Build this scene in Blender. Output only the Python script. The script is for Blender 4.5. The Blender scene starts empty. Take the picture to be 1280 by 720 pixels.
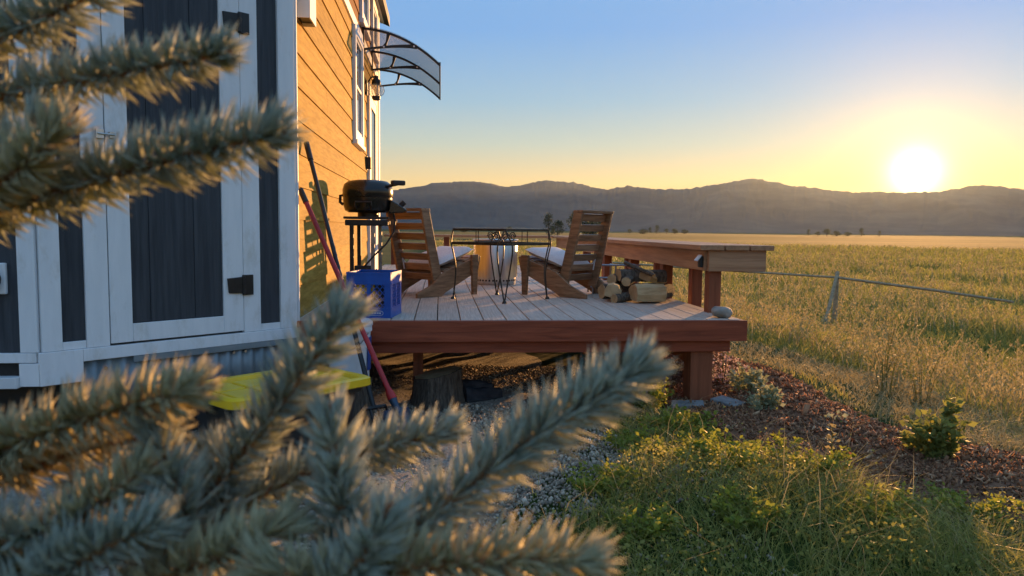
import bpy, bmesh, math, random
import numpy as np
from mathutils import Vector, Matrix
rad = math.radians
random.seed(7)
rng = np.random.default_rng(7)
S = bpy.context.scene
COL = S.collection

# ------------------------------------------------------------------ camera
CAMP = Vector((0.0, 0.0, 1.15))
cam = bpy.data.cameras.new('camera')
cam.sensor_width = 36.0
cam.lens = 940.0 / 1280.0 * 36.0
cam.clip_start = 0.02
cam.clip_end = 12000
cam.dof.use_dof = True
cam.dof.focus_distance = 6.5
cam.dof.aperture_fstop = 8.4
camo = bpy.data.objects.new('camera', cam)
COL.objects.link(camo)
camo.matrix_world = (Matrix.Translation(CAMP) @ Matrix.Rotation(rad(-5.47), 4, 'Z')
                     @ Matrix.Rotation(rad(90 - 4.45), 4, 'X') @ Matrix.Rotation(rad(0.6), 4, 'Z'))
S.camera = camo

# ------------------------------------------------------------------ sky, sun, exposure
SUN_EL, SUN_AZ = rad(4.07), rad(33.4)          # azimuth clockwise from +Y
W = bpy.data.worlds.new('World')
S.world = W
W.use_nodes = True
wn = W.node_tree
wn.nodes.clear()
sky = wn.nodes.new('ShaderNodeTexSky')
sky.sky_type = 'NISHITA'
sky.sun_disc = False
sky.sun_elevation = SUN_EL
sky.sun_rotation = SUN_AZ
sky.altitude = 1800
sky.air_density = 1.0
sky.dust_density = 0.6
sky.ozone_density = 1.6
bg = wn.nodes.new('ShaderNodeBackground')
bg.inputs['Strength'].default_value = 0.15
wo = wn.nodes.new('ShaderNodeOutputWorld')
gm = wn.nodes.new('ShaderNodeGamma')            # the phone's soft shoulder: a flatter, richer evening sky
gm.inputs[1].default_value = 0.08
hsv = wn.nodes.new('ShaderNodeHueSaturation')
hsv.inputs['Saturation'].default_value = 1.5
wn.links.new(sky.outputs[0], gm.inputs[0])
wn.links.new(gm.outputs[0], hsv.inputs['Color'])
tc = wn.nodes.new('ShaderNodeTexCoord')
sx = wn.nodes.new('ShaderNodeSeparateXYZ')
wn.links.new(tc.outputs['Generated'], sx.inputs[0])
tint = wn.nodes.new('ShaderNodeValToRGB')       # warm at the horizon, deep blue overhead, all the way round
TINT = [(0.0, (1.46, 0.76, 0.17)), (0.06, (1.16, 0.82, 0.38)), (0.11, (0.74, 0.80, 0.68)), (0.165, (0.48, 0.71, 0.88)), (0.25, (0.31, 0.60, 1.04)), (1.0, (0.50, 0.82, 1.26))]
while len(tint.color_ramp.elements) < len(TINT):
    tint.color_ramp.elements.new(0.5)
for e_, (p_, c_) in zip(tint.color_ramp.elements, TINT):
    e_.position = p_
    e_.color = (*c_, 1)
wn.links.new(sx.outputs['Z'], tint.inputs[0])
mul = wn.nodes.new('ShaderNodeMix'); mul.data_type = 'RGBA'; mul.blend_type = 'MULTIPLY'
mul.inputs[0].default_value = 1.0
wn.links.new(hsv.outputs[0], mul.inputs[6])
wn.links.new(tint.outputs[0], mul.inputs[7])
SDIR = (math.sin(SUN_AZ) * math.cos(SUN_EL), math.cos(SUN_AZ) * math.cos(SUN_EL), math.sin(SUN_EL))
dt = wn.nodes.new('ShaderNodeVectorMath'); dt.operation = 'DOT_PRODUCT'      # the bright aureole round the sun itself
dt.inputs[1].default_value = SDIR
wn.links.new(tc.outputs['Generated'], dt.inputs[0])
mxz = wn.nodes.new('ShaderNodeMath'); mxz.operation = 'MAXIMUM'; mxz.inputs[1].default_value = 0.0
wn.links.new(dt.outputs['Value'], mxz.inputs[0])
last = mul.outputs[2]
for expo, col, amp in ((4200, (1.0, 0.88, 0.60), 4.0), (950, (1.0, 0.72, 0.20), 1.3), (190, (1.0, 0.46, 0.04), 0.75), (55, (1.0, 0.34, 0.02), 0.24)):
    pw = wn.nodes.new('ShaderNodeMath'); pw.operation = 'POWER'; pw.inputs[1].default_value = expo
    wn.links.new(mxz.outputs[0], pw.inputs[0])
    ad = wn.nodes.new('ShaderNodeMix'); ad.data_type = 'RGBA'; ad.blend_type = 'ADD'
    ad.inputs[7].default_value = (col[0] * amp, col[1] * amp, col[2] * amp, 1)
    wn.links.new(pw.outputs[0], ad.inputs[0])
    wn.links.new(last, ad.inputs[6])
    last = ad.outputs[2]
wn.links.new(last, bg.inputs[0])
wn.links.new(bg.outputs[0], wo.inputs[0])
sl = bpy.data.lights.new('sun', 'SUN')
sl.energy = 2.0
sl.angle = rad(0.5)
sl.color = (1.0, 0.50, 0.17)
so = bpy.data.objects.new('sun', sl)
COL.objects.link(so)
sd = Vector((math.sin(SUN_AZ) * math.cos(SUN_EL), math.cos(SUN_AZ) * math.cos(SUN_EL), math.sin(SUN_EL)))
so.rotation_euler = sd.to_track_quat('Z', 'Y').to_euler()
so.location = (30, 45, 20)
S.view_settings.view_transform = 'Standard'
S.view_settings.look = 'None'
S.view_settings.gamma = 1.0
S.view_settings.use_curve_mapping = False
S.view_settings.exposure = 2.2
cy = S.cycles
cy.max_bounces = 8
cy.diffuse_bounces = 3
cy.glossy_bounces = 3
cy.transmission_bounces = 4
cy.transparent_max_bounces = 12
cy.volume_bounces = 0
cy.caustics_reflective = False
cy.caustics_refractive = False
cy.sample_clamp_indirect = 6.0

# ------------------------------------------------------------------ materials
MATS = {}
def nodes(name, rough=0.7, metal=0.0, spec=0.4):
    m = bpy.data.materials.new(name)
    m.use_nodes = True
    nt = m.node_tree
    b = nt.nodes['Principled BSDF']
    b.inputs['Roughness'].default_value = rough
    b.inputs['Metallic'].default_value = metal
    b.inputs['Specular IOR Level'].default_value = spec
    MATS[name] = m
    return m, nt, b
def ramp(nt, stops):
    r = nt.nodes.new('ShaderNodeValToRGB')
    el = r.color_ramp.elements
    while len(el) < len(stops):
        el.new(0.5)
    for e, (p, c) in zip(el, stops):
        e.position = p
        e.color = (*c, 1)
    return r
def coords(nt, scale, kind='Object', rnd=True):
    tc = nt.nodes.new('ShaderNodeTexCoord')
    mp = nt.nodes.new('ShaderNodeMapping')
    mp.inputs['Scale'].default_value = scale
    nt.links.new(tc.outputs[kind], mp.inputs['Vector'])
    if rnd:
        oi = nt.nodes.new('ShaderNodeObjectInfo')
        ml = nt.nodes.new('ShaderNodeMath'); ml.operation = 'MULTIPLY'
        ml.inputs[1].default_value = 37.0
        nt.links.new(oi.outputs['Random'], ml.inputs[0])
        nt.links.new(ml.outputs[0], mp.inputs['Location'])
    return mp
def noise(nt, vec, scale, detail=5, rough=0.6, dist=0.0):
    n = nt.nodes.new('ShaderNodeTexNoise')
    n.inputs['Scale'].default_value = scale
    n.inputs['Detail'].default_value = detail
    n.inputs['Roughness'].default_value = rough
    n.inputs['Distortion'].default_value = dist
    nt.links.new(vec.outputs[0], n.inputs['Vector'])
    return n
def bump(nt, b, src, strength, dist=0.01):
    bp = nt.nodes.new('ShaderNodeBump')
    bp.inputs['Strength'].default_value = strength
    bp.inputs['Distance'].default_value = dist
    nt.links.new(src, bp.inputs['Height'])
    nt.links.new(bp.outputs[0], b.inputs['Normal'])
def mottled(name, c1, c2, scale=8.0, stretch=(1, 1, 1), rough=0.7, metal=0.0, bmp=0.2, detail=6, lo=0.35, hi=0.65,
            spec=0.4, hue=0.0, dist=0.0, bdist=0.006):
    """two-tone noise; stretch < 1 along an axis draws the grain out along it; hue = value spread between objects"""
    m, nt, b = nodes(name, rough, metal, spec)
    v = coords(nt, stretch)
    n = noise(nt, v, scale, detail, dist=dist)
    r = ramp(nt, [(lo, c1), (hi, c2)])
    nt.links.new(n.outputs['Fac'], r.inputs[0])
    out = r.outputs[0]
    if hue:
        oi = nt.nodes.new('ShaderNodeObjectInfo')
        mr = nt.nodes.new('ShaderNodeMapRange')
        mr.inputs['To Min'].default_value = 1 - hue
        mr.inputs['To Max'].default_value = 1 + hue
        nt.links.new(oi.outputs['Random'], mr.inputs[0])
        hs = nt.nodes.new('ShaderNodeHueSaturation')
        nt.links.new(mr.outputs[0], hs.inputs['Value'])
        nt.links.new(out, hs.inputs['Color'])
        out = hs.outputs[0]
    nt.links.new(out, b.inputs['Base Color'])
    if bmp:
        bump(nt, b, n.outputs['Fac'], bmp, bdist)
    return m
def leafy(name, c1, c2, scale=3.0, trans=0.45, rough=0.55, tcol=None):
    m, nt, b = nodes(name, rough, 0, 0.3)
    v = coords(nt, (1, 1, 1))
    n = noise(nt, v, scale, 4)
    g = nt.nodes.new('ShaderNodeNewGeometry')
    mx = nt.nodes.new('ShaderNodeMath'); mx.operation = 'ADD'
    nt.links.new(n.outputs['Fac'], mx.inputs[0])
    sc = nt.nodes.new('ShaderNodeMath'); sc.operation = 'MULTIPLY_ADD'
    sc.inputs[1].default_value = 0.5; sc.inputs[2].default_value = -0.25
    nt.links.new(g.outputs['Random Per Island'], sc.inputs[0])
    nt.links.new(sc.outputs[0], mx.inputs[1])
    r = ramp(nt, [(0.25, c1), (0.75, c2)])
    nt.links.new(mx.outputs[0], r.inputs[0])
    nt.links.new(r.outputs[0], b.inputs['Base Color'])
    t = nt.nodes.new('ShaderNodeBsdfTranslucent')
    if tcol:
        mc = nt.nodes.new('ShaderNodeMix'); mc.data_type = 'RGBA'
        mc.inputs[0].default_value = 0.6
        mc.inputs[7].default_value = (*tcol, 1)
        nt.links.new(r.outputs[0], mc.inputs[6])
        nt.links.new(mc.outputs[2], t.inputs[0])
    else:
        nt.links.new(r.outputs[0], t.inputs[0])
    ms = nt.nodes.new('ShaderNodeMixShader')
    ms.inputs[0].default_value = trans
    nt.links.new(b.outputs[0], ms.inputs[1])
    nt.links.new(t.outputs[0], ms.inputs[2])
    nt.links.new(ms.outputs[0], nt.nodes['Material Output'].inputs['Surface'])
    return m
def glassy(name, col, alpha_mix, rough=0.05):
    m, nt, b = nodes(name, rough, 0, 0.5)
    b.inputs['Base Color'].default_value = (*col, 1)
    tr = nt.nodes.new('ShaderNodeBsdfTransparent')
    ms = nt.nodes.new('ShaderNodeMixShader')
    ms.inputs[0].default_value = alpha_mix
    nt.links.new(tr.outputs[0], ms.inputs[1])
    nt.links.new(b.outputs[0], ms.inputs[2])
    nt.links.new(ms.outputs[0], nt.nodes['Material Output'].inputs['Surface'])
    return m

m = mottled('white_paint', (0.80, 0.81, 0.82), (0.87, 0.875, 0.88), 5, (4, 4, 0.6), 0.5, bmp=0.05)
nt = m.node_tree; b = nt.nodes['Principled BSDF']
old = b.inputs['Base Color'].links[0].from_socket
n2 = noise(nt, coords(nt, (1, 1, 0.45)), 7.0, 9, 0.72)            # scattered scuffs, dust and rain marks
r2 = ramp(nt, [(0.53, (1, 1, 1)), (0.66, (0.86, 0.84, 0.80)), (0.80, (0.62, 0.58, 0.52))])
nt.links.new(n2.outputs['Fac'], r2.inputs[0])
mw = nt.nodes.new('ShaderNodeMix'); mw.data_type = 'RGBA'; mw.blend_type = 'MULTIPLY'; mw.inputs[0].default_value = 1.0
nt.links.new(old, mw.inputs[6]); nt.links.new(r2.outputs[0], mw.inputs[7]); nt.links.new(mw.outputs[2], b.inputs['Base Color'])
mottled('siding_gold', (0.32, 0.19, 0.030), (0.49, 0.305, 0.062), 9, (5, 0.5, 5), 0.75, spec=0.12, bmp=0.5, hue=0.15, detail=8)
mottled('siding_cedar', (0.18, 0.070, 0.016), (0.28, 0.115, 0.03), 9, (5, 0.5, 5), 0.75, spec=0.12, bmp=0.5, hue=0.12, detail=8)
mottled('slate_board', (0.028, 0.034, 0.043), (0.055, 0.063, 0.074), 7, (6, 6, 0.35), 0.6, bmp=0.6, detail=8, hue=0.08)
mottled('black_metal', (0.012, 0.012, 0.013), (0.022, 0.022, 0.023), 14, rough=0.38, bmp=0.05)
mottled('black_enamel', (0.010, 0.010, 0.011), (0.016, 0.016, 0.016), 6, rough=0.22, bmp=0.02, spec=0.5)
mottled('black_plastic', (0.014, 0.015, 0.016), (0.025, 0.026, 0.028), 10, rough=0.5, bmp=0.08)
mottled('galvanised', (0.19, 0.23, 0.25), (0.29, 0.33, 0.35), 4, (1, 1, 1), 0.5, 0.3, bmp=0.05)
mottled('steel', (0.50, 0.49, 0.47), (0.66, 0.65, 0.63), 30, (1, 1, 0.05), 0.34, 1.0, bmp=0.03)
mottled('grey_tube', (0.20, 0.20, 0.21), (0.30, 0.30, 0.31), 12, rough=0.35, metal=0.8, bmp=0.03)
mottled('bronze_wire', (0.030, 0.028, 0.025), (0.07, 0.062, 0.05), 25, rough=0.4, metal=0.6, bmp=0.1)
mottled('deck_grey', (0.40, 0.315, 0.245), (0.57, 0.46, 0.37), 10, (9, 0.35, 9), 0.62, bmp=0.45, hue=0.10, detail=8)
mottled('deck_red', (0.17, 0.032, 0.012), (0.36, 0.082, 0.034), 5, (0.5, 6, 6), 0.55, bmp=0.4, hue=0.06, dist=0.9, detail=9, lo=0.3, hi=0.7)
mottled('post_red', (0.18, 0.050, 0.020), (0.28, 0.085, 0.036), 6, (5, 5, 0.4), 0.55, bmp=0.25, hue=0.06)
mottled('bench_wood', (0.33, 0.155, 0.075), (0.50, 0.27, 0.14), 7, (6, 0.35, 6), 0.55, bmp=0.35, hue=0.10, detail=7)
mottled('bench_wood_x', (0.33, 0.155, 0.075), (0.50, 0.27, 0.14), 7, (0.35, 6, 6), 0.55, bmp=0.35, hue=0.10, detail=7)
mottled('acacia', (0.17, 0.088, 0.044), (0.34, 0.195, 0.105), 9, (0.7, 5, 5), 0.45, bmp=0.25, hue=0.16, detail=7)
mottled('acacia_slat', (0.18, 0.095, 0.050), (0.36, 0.21, 0.115), 9, (6, 0.5, 6), 0.45, bmp=0.25, hue=0.2, detail=7)
mottled('cushion', (0.62, 0.60, 0.59), (0.74, 0.72, 0.70), 60, rough=0.9, bmp=0.25)
mottled('blue_plastic', (0.008, 0.075, 0.36), (0.014, 0.105, 0.46), 8, rough=0.4, bmp=0.05)
mottled('pale_print', (0.45, 0.50, 0.62), (0.55, 0.60, 0.70), 20, rough=0.6, bmp=0)
mottled('white_plastic', (0.66, 0.68, 0.70), (0.76, 0.77, 0.78), 5, rough=0.35, bmp=0.02)
mottled('label_blue', (0.02, 0.05, 0.22), (0.03, 0.08, 0.30), 6, rough=0.5, bmp=0)
mottled('yellow_plastic', (0.74, 0.45, 0.012), (0.86, 0.55, 0.018), 6, rough=0.38, bmp=0.04)
mottled('red_plastic', (0.36, 0.014, 0.014), (0.48, 0.024, 0.022), 9, rough=0.35, bmp=0.03)
mottled('shovel_blue', (0.03, 0.06, 0.10), (0.06, 0.09, 0.14), 15, rough=0.45, metal=0.4, bmp=0.1)
mottled('bark', (0.055, 0.042, 0.032), (0.17, 0.135, 0.10), 16, (4, 4, 0.7), 0.95, bmp=1.0, bdist=0.02, detail=8)
mottled('cut_wood', (0.36, 0.24, 0.12), (0.52, 0.37, 0.20), 12, (1, 1, 1), 0.8, bmp=0.3, hue=0.15)
mottled('split_wood', (0.42, 0.29, 0.14), (0.60, 0.45, 0.25), 9, (1, 7, 7), 0.8, bmp=0.5, hue=0.2)
mottled('concrete', (0.17, 0.165, 0.16), (0.28, 0.27, 0.26), 18, rough=0.9, bmp=0.4)
mottled('stone', (0.22, 0.19, 0.16), (0.38, 0.34, 0.29), 9, rough=0.85, bmp=0.6, bdist=0.02)
mottled('shoe_dark', (0.018, 0.018, 0.022), (0.05, 0.05, 0.056), 18, rough=0.8, bmp=0.3)
mottled('fence_wood_hazed', (0.26, 0.21, 0.13), (0.42, 0.35, 0.22), 7, (0.4, 4, 4), 0.9, bmp=0.5)  # wood paled towards gold, so the haze over it is in the colour
mottled('roof_dark', (0.02, 0.02, 0.022), (0.05, 0.05, 0.052), 12, rough=0.6, bmp=0.3)
mottled('under_dark', (0.03, 0.028, 0.026), (0.05, 0.046, 0.042), 6, rough=0.9, bmp=0.2)
mottled('twig', (0.16, 0.075, 0.028), (0.30, 0.16, 0.065), 60, rough=0.85, bmp=0.4)
mottled('bud_scale', (0.16, 0.065, 0.025), (0.30, 0.14, 0.06), 90, rough=0.8, bmp=0.3)
mottled('gravel', (0.20, 0.165, 0.13), (0.42, 0.36, 0.29), 55, rough=0.95, bmp=0.8, hue=0.0, bdist=0.02)
mottled('mulch', (0.13, 0.058, 0.028), (0.30, 0.145, 0.075), 22, rough=0.95, bmp=1.0, bdist=0.03)
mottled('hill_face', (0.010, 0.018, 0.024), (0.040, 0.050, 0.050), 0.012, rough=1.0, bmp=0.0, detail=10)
leafy('needles', (0.36, 0.41, 0.34), (0.66, 0.68, 0.55), 30, 0.48, 0.5, (0.60, 0.60, 0.40))
leafy('needles_sunlit', (0.44, 0.42, 0.26), (0.72, 0.65, 0.40), 30, 0.38, 0.5, (0.70, 0.58, 0.22))  # yellow sunlit warmth put into the colour of these needles
leafy('grass_near', (0.19, 0.22, 0.045), (0.48, 0.44, 0.13), 2.5, 0.55)
leafy('grass_field', (0.21, 0.235, 0.05), (0.50, 0.43, 0.12), 0.16, 0.55)
leafy('straw', (0.30, 0.24, 0.10), (0.52, 0.42, 0.20), 2.0, 0.4)
leafy('weed_leaf', (0.15, 0.20, 0.03), (0.38, 0.40, 0.07), 6, 0.5, tcol=(0.36, 0.38, 0.04))
leafy('bush_leaf', (0.14, 0.175, 0.045), (0.36, 0.36, 0.095), 6, 0.55)
leafy('sage_leaf', (0.26, 0.29, 0.16), (0.46, 0.47, 0.28), 8, 0.4)
leafy('sage_flower', (0.48, 0.33, 0.34), (0.66, 0.50, 0.48), 8, 0.4)
leafy('clover', (0.17, 0.20, 0.035), (0.48, 0.44, 0.12), 3, 0.55)
leafy('tree_leaf', (0.020, 0.032, 0.012), (0.065, 0.085, 0.026), 0.6, 0.3)
glassy('awning_sheet', (0.17, 0.17, 0.18), 0.62, 0.25)
glassy('lamp_glass', (0.75, 0.70, 0.55), 0.28, 0.03)
m, nt, b = nodes('window_glass', 0.04, 0, 0.6)
b.inputs['Base Color'].default_value = (0.05, 0.06, 0.07, 1)
def chipmat(name, stops, scale_rough=0.9):
    m, nt, b = nodes(name, scale_rough, 0, 0.3)
    g = nt.nodes.new('ShaderNodeNewGeometry')
    r = ramp(nt, stops)
    nt.links.new(g.outputs['Random Per Island'], r.inputs[0])
    nt.links.new(r.outputs[0], b.inputs['Base Color'])
chipmat('pebbles', [(0, (0.14, 0.11, 0.08)), (0.35, (0.28, 0.215, 0.155)), (0.7, (0.40, 0.32, 0.235)), (1, (0.58, 0.48, 0.36))])
chipmat('chips', [(0, (0.14, 0.062, 0.028)), (0.5, (0.30, 0.142, 0.068)), (0.85, (0.43, 0.22, 0.11)), (1, (0.58, 0.38, 0.22))])
# field ground: dry gold and green patches drawn out across the view
m, nt, b = nodes('field_ground', 1.0, 0, 0.1)
v = coords(nt, (0.25, 1.0, 1.0), rnd=False)
n1 = noise(nt, v, 0.035, 6); n2 = noise(nt, v, 0.9, 8)
r1 = ramp(nt, [(0.36, (0.035, 0.062, 0.012)), (0.50, (0.06, 0.085, 0.018)), (0.66, (0.11, 0.11, 0.03))])
r2 = ramp(nt, [(0.3, (0.5, 0.5, 0.5)), (0.75, (1.1, 1.1, 1.1))])
nt.links.new(n1.outputs['Fac'], r1.inputs[0]); nt.links.new(n2.outputs['Fac'], r2.inputs[0])
mm = nt.nodes.new('ShaderNodeMix'); mm.data_type = 'RGBA'; mm.blend_type = 'MULTIPLY'; mm.inputs[0].default_value = 1
nt.links.new(r1.outputs[0], mm.inputs[6]); nt.links.new(r2.outputs[0], mm.inputs[7])
nt.links.new(mm.outputs[2], b.inputs['Base Color'])
bump(nt, b, n2.outputs['Fac'], 0.8, 0.1)

# ------------------------------------------------------------------ helpers
ROOTM = {}
def link(o):
    COL.objects.link(o)
    return o
def thing(name, label, cat, loc=(0, 0, 0), rz=0.0, group=None):
    o = link(bpy.data.objects.new(name, None))
    o.empty_display_size = 0.1
    o.location = loc
    o.rotation_euler = (0, 0, rz)
    o['label'] = label
    o['category'] = cat
    if group:
        o['group'] = group
    ROOTM[o.name] = Matrix.Translation(loc) @ Matrix.Rotation(rz, 4, 'Z')
    return o
def tag(o, label, cat, group=None, kind=None):
    o['label'] = label
    o['category'] = cat
    if group: o['group'] = group
    if kind: o['kind'] = kind
    return o
class MB:
    """collects shapes into one mesh"""
    def __init__(s):
        s.v = []; s.f = []
    def add(s, vs, fs):
        k = len(s.v)
        s.v += [tuple(p) for p in vs]
        s.f += [tuple(i + k for i in f) for f in fs]
        return s
    def box(s, c, d, rz=0.0, M=None):
        hx, hy, hz = d[0] / 2, d[1] / 2, d[2] / 2
        vs = [Vector((x, y, z)) for x in (-hx, hx) for y in (-hy, hy) for z in (-hz, hz)]
        T = Matrix.Translation(c) @ (M if M is not None else Matrix.Rotation(rz, 4, 'Z'))
        return s.add([T @ q for q in vs], [(0, 1, 3, 2), (4, 6, 7, 5), (0, 4, 5, 1), (2, 3, 7, 6), (0, 2, 6, 4), (1, 5, 7, 3)])
    def bb(s, x0, x1, y0, y1, z0, z1):
        return s.box(((x0 + x1) / 2, (y0 + y1) / 2, (z0 + z1) / 2), (abs(x1 - x0), abs(y1 - y0), abs(z1 - z0)))
    def beam(s, a, b, w, h, up=(0, 0, 1)):
        a, b = Vector(a), Vector(b)
        d = (b - a)
        x = d.normalized()
        u = Vector(up)
        y = u.cross(x)
        if y.length < 1e-5: y = Vector((0, 1, 0)).cross(x)
        y.normalize()
        z = x.cross(y)
        vs = []
        for p in (a, b):
            for sy, sz in ((-1, -1), (1, -1), (1, 1), (-1, 1)):
                vs.append(p + y * (w / 2 * sy) + z * (h / 2 * sz))
        return s.add(vs, [(0, 3, 2, 1), (4, 5, 6, 7), (0, 1, 5, 4), (1, 2, 6, 5), (2, 3, 7, 6), (3, 0, 4, 7)])
    def prism(s, poly, a0, a1, axis='y'):
        """poly in the two other axes, extruded between a0 and a1"""
        n = len(poly)
        def P(p, a):
            if axis == 'y': return (p[0], a, p[1])
            if axis == 'x': return (a, p[0], p[1])
            return (p[0], p[1], a)
        vs = [P(p, a0) for p in poly] + [P(p, a1) for p in poly]
        fs = [tuple(range(n)), tuple(range(2 * n - 1, n - 1, -1))]
        fs += [(i, i + n, (i + 1) % n + n, (i + 1) % n) for i in range(n)]
        return s.add(vs, fs)
    def tube(s, pts, r, n=8, cap=True):
        pts = [Vector(p) for p in pts]
        rs = r if isinstance(r, (list, tuple)) else [r] * len(pts)
        vs, fs = [], []
        ref = None
        for i, p in enumerate(pts):
            t = (pts[min(i + 1, len(pts) - 1)] - pts[max(i - 1, 0)]).normalized()
            if ref is None:
                ref = Vector((0, 0, 1)) if abs(t.z) < 0.9 else Vector((1, 0, 0))
            y = t.cross(ref)
            if y.length < 1e-5: y = t.cross(Vector((0, 1, 0.3)))
            y.normalize()
            z = y.cross(t).normalized()
            ref = z
            for k in range(n):
                a = 2 * math.pi * k / n
                vs.append(p + (y * math.cos(a) + z * math.sin(a)) * rs[i])
        for i in range(len(pts) - 1):
            for k in range(n):
                q = (k + 1) % n
                fs.append((i * n + k, i * n + q, (i + 1) * n + q, (i + 1) * n + k))
        if cap:
            fs.append(tuple(range(n - 1, -1, -1)))
            fs.append(tuple(range((len(pts) - 1) * n, len(pts) * n)))
        return s.add(vs, fs)
    def lathe(s, prof, c=(0, 0, 0), n=32, closed=False, sx=1.0, sy=1.0):
        vs, fs = [], []
        for r, z in prof:
            for k in range(n):
                a = 2 * math.pi * k / n
                vs.append((c[0] + r * sx * math.cos(a), c[1] + r * sy * math.sin(a), c[2] + z))
        m = len(prof)
        for i in range(m if closed else m - 1):
            j = (i + 1) % m
            for k in range(n):
                q = (k + 1) % n
                fs.append((i * n + k, i * n + q, j * n + q, j * n + k))
        if not closed:
            fs.append(tuple(range(n - 1, -1, -1)))
            fs.append(tuple(range((m - 1) * n, m * n)))
        return s.add(vs, fs)
    def build(s, name, mat, parent=None, smooth=False, bevel=0.0, world=True, seg=2):
        vs = s.v
        if parent is not None and world:
            q = parent
            while q.name not in ROOTM: q = q.parent
            I = ROOTM[q.name].inverted()
            vs = [I @ Vector(p) for p in vs]
        me = bpy.data.meshes.new(name)
        me.from_pydata([tuple(p) for p in vs], [], s.f)
        if bevel:
            bm = bmesh.new(); bm.from_mesh(me)
            bmesh.ops.recalc_face_normals(bm, faces=bm.faces)
            ed = [e for e in bm.edges if len(e.link_faces) == 2 and e.calc_face_angle(0) > 0.6]
            bmesh.ops.bevel(bm, geom=ed, offset=bevel, segments=seg, profile=0.5, affect='EDGES', clamp_overlap=True)
            bm.to_mesh(me); bm.free()
        else:
            bm = bmesh.new(); bm.from_mesh(me)
            bmesh.ops.recalc_face_normals(bm, faces=bm.faces)
            bm.to_mesh(me); bm.free()
        me.materials.append(MATS[mat])
        if smooth:
            for p in me.polygons: p.use_smooth = True
            try: me.set_sharp_from_angle(angle=rad(40))
            except Exception: pass
        o = link(bpy.data.objects.new(name, me))
        if parent is not None: o.parent = parent
        return o
def npmesh(name, V, Fc, mat, parent=None, smooth=False):
    V = np.asarray(V, dtype=np.float32); Fc = np.asarray(Fc, dtype=np.int32)
    k = Fc.shape[1]
    me = bpy.data.meshes.new(name)
    me.vertices.add(len(V)); me.vertices.foreach_set('co', V.ravel())
    me.loops.add(Fc.size); me.loops.foreach_set('vertex_index', Fc.ravel())
    me.polygons.add(len(Fc)); me.polygons.foreach_set('loop_start', np.arange(len(Fc), dtype=np.int32) * k)
    me.polygons.foreach_set('loop_total', np.full(len(Fc), k, dtype=np.int32))
    if smooth: me.polygons.foreach_set('use_smooth', np.ones(len(Fc), dtype=bool))
    me.update(calc_edges=True); me.validate()
    me.materials.append(MATS[mat])
    o = link(bpy.data.objects.new(name, me))
    if parent is not None: o.parent = parent
    return o
def copy_thing(o, parent=None):
    c = link(o.copy())
    c.parent = parent
    for ch in list(o.children):
        copy_thing(ch, c)
    return c
def sm(t):
    t = np.clip(t, 0, 1)
    return t * t * (3 - 2 * t)
def vnoise(x, y, seed=0):
    """cheap smooth value noise, arrays in, -1..1 out"""
    x = np.asarray(x, float); y = np.asarray(y, float)
    xi = np.floor(x); yi = np.floor(y)
    fx = sm(x - xi); fy = sm(y - yi)
    def h(a, b_):
        q = np.sin(a * 127.1 + b_ * 311.7 + seed * 74.7) * 43758.5453
        return (q - np.floor(q)) * 2 - 1
    return ((h(xi, yi) * (1 - fx) + h(xi + 1, yi) * fx) * (1 - fy) + (h(xi, yi + 1) * (1 - fx) + h(xi + 1, yi + 1) * fx) * fy)
HAZE_D, HAZE_G = 0.00005, 0.60
# ------------------------------------------------------------------ terrain
def H(x, y):
    x = np.asarray(x, float); y = np.asarray(y, float)
    d = sm(np.maximum((x - 2.4) / 4.2, (y - 9.0) / 8.0))
    near = np.exp(-((x * x + y * y) / 900.0))
    h = -0.65 * d + near * (0.035 * vnoise(x * 0.9, y * 0.9, 1) + 0.012 * vnoise(x * 3.1, y * 3.1, 2))
    h = h + 0.10 * np.exp(-(((x - 1.15) / 0.75) ** 2 + ((y - 2.95) / 0.6) ** 2))
    far = sm((np.hypot(x, y) - 60) / 200)
    return h + far * 0.5 * vnoise(x / 90, y / 60, 5)
def h1(x, y): return float(H(x, y))
def axis(lo, hi, step, reach, g=1.13):
    a = list(np.arange(lo, hi + 1e-6, step))
    s_, p = step, a[-1]
    up = []
    while p < reach: s_ *= g; p += s_; up.append(p)
    s_, p = step, a[0]
    dn = []
    while p > -reach: s_ *= g; p -= s_; dn.append(p)
    return np.array(dn[::-1] + a + up)
def grid_mesh(name, X, Y, Z, mat, smooth=True):
    ny, nx = X.shape
    V = np.stack([X.ravel(), Y.ravel(), Z.ravel()], 1)
    i = (np.arange(ny - 1)[:, None] * nx + np.arange(nx - 1)[None]).ravel()
    return npmesh(name, V, np.stack([i, i + 1, i + nx + 1, i + nx], 1), mat, None, smooth)
gx = axis(-7, 10, 0.16, 2900); gy = axis(-3, 18, 0.16, 2900)
GX, GY = np.meshgrid(gx, gy)
g = grid_mesh('field', GX, GY, H(GX, GY), 'field_ground')
tag(g, 'dry gold and green meadow running out to the foot of the hills', 'field', kind='structure')

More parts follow.
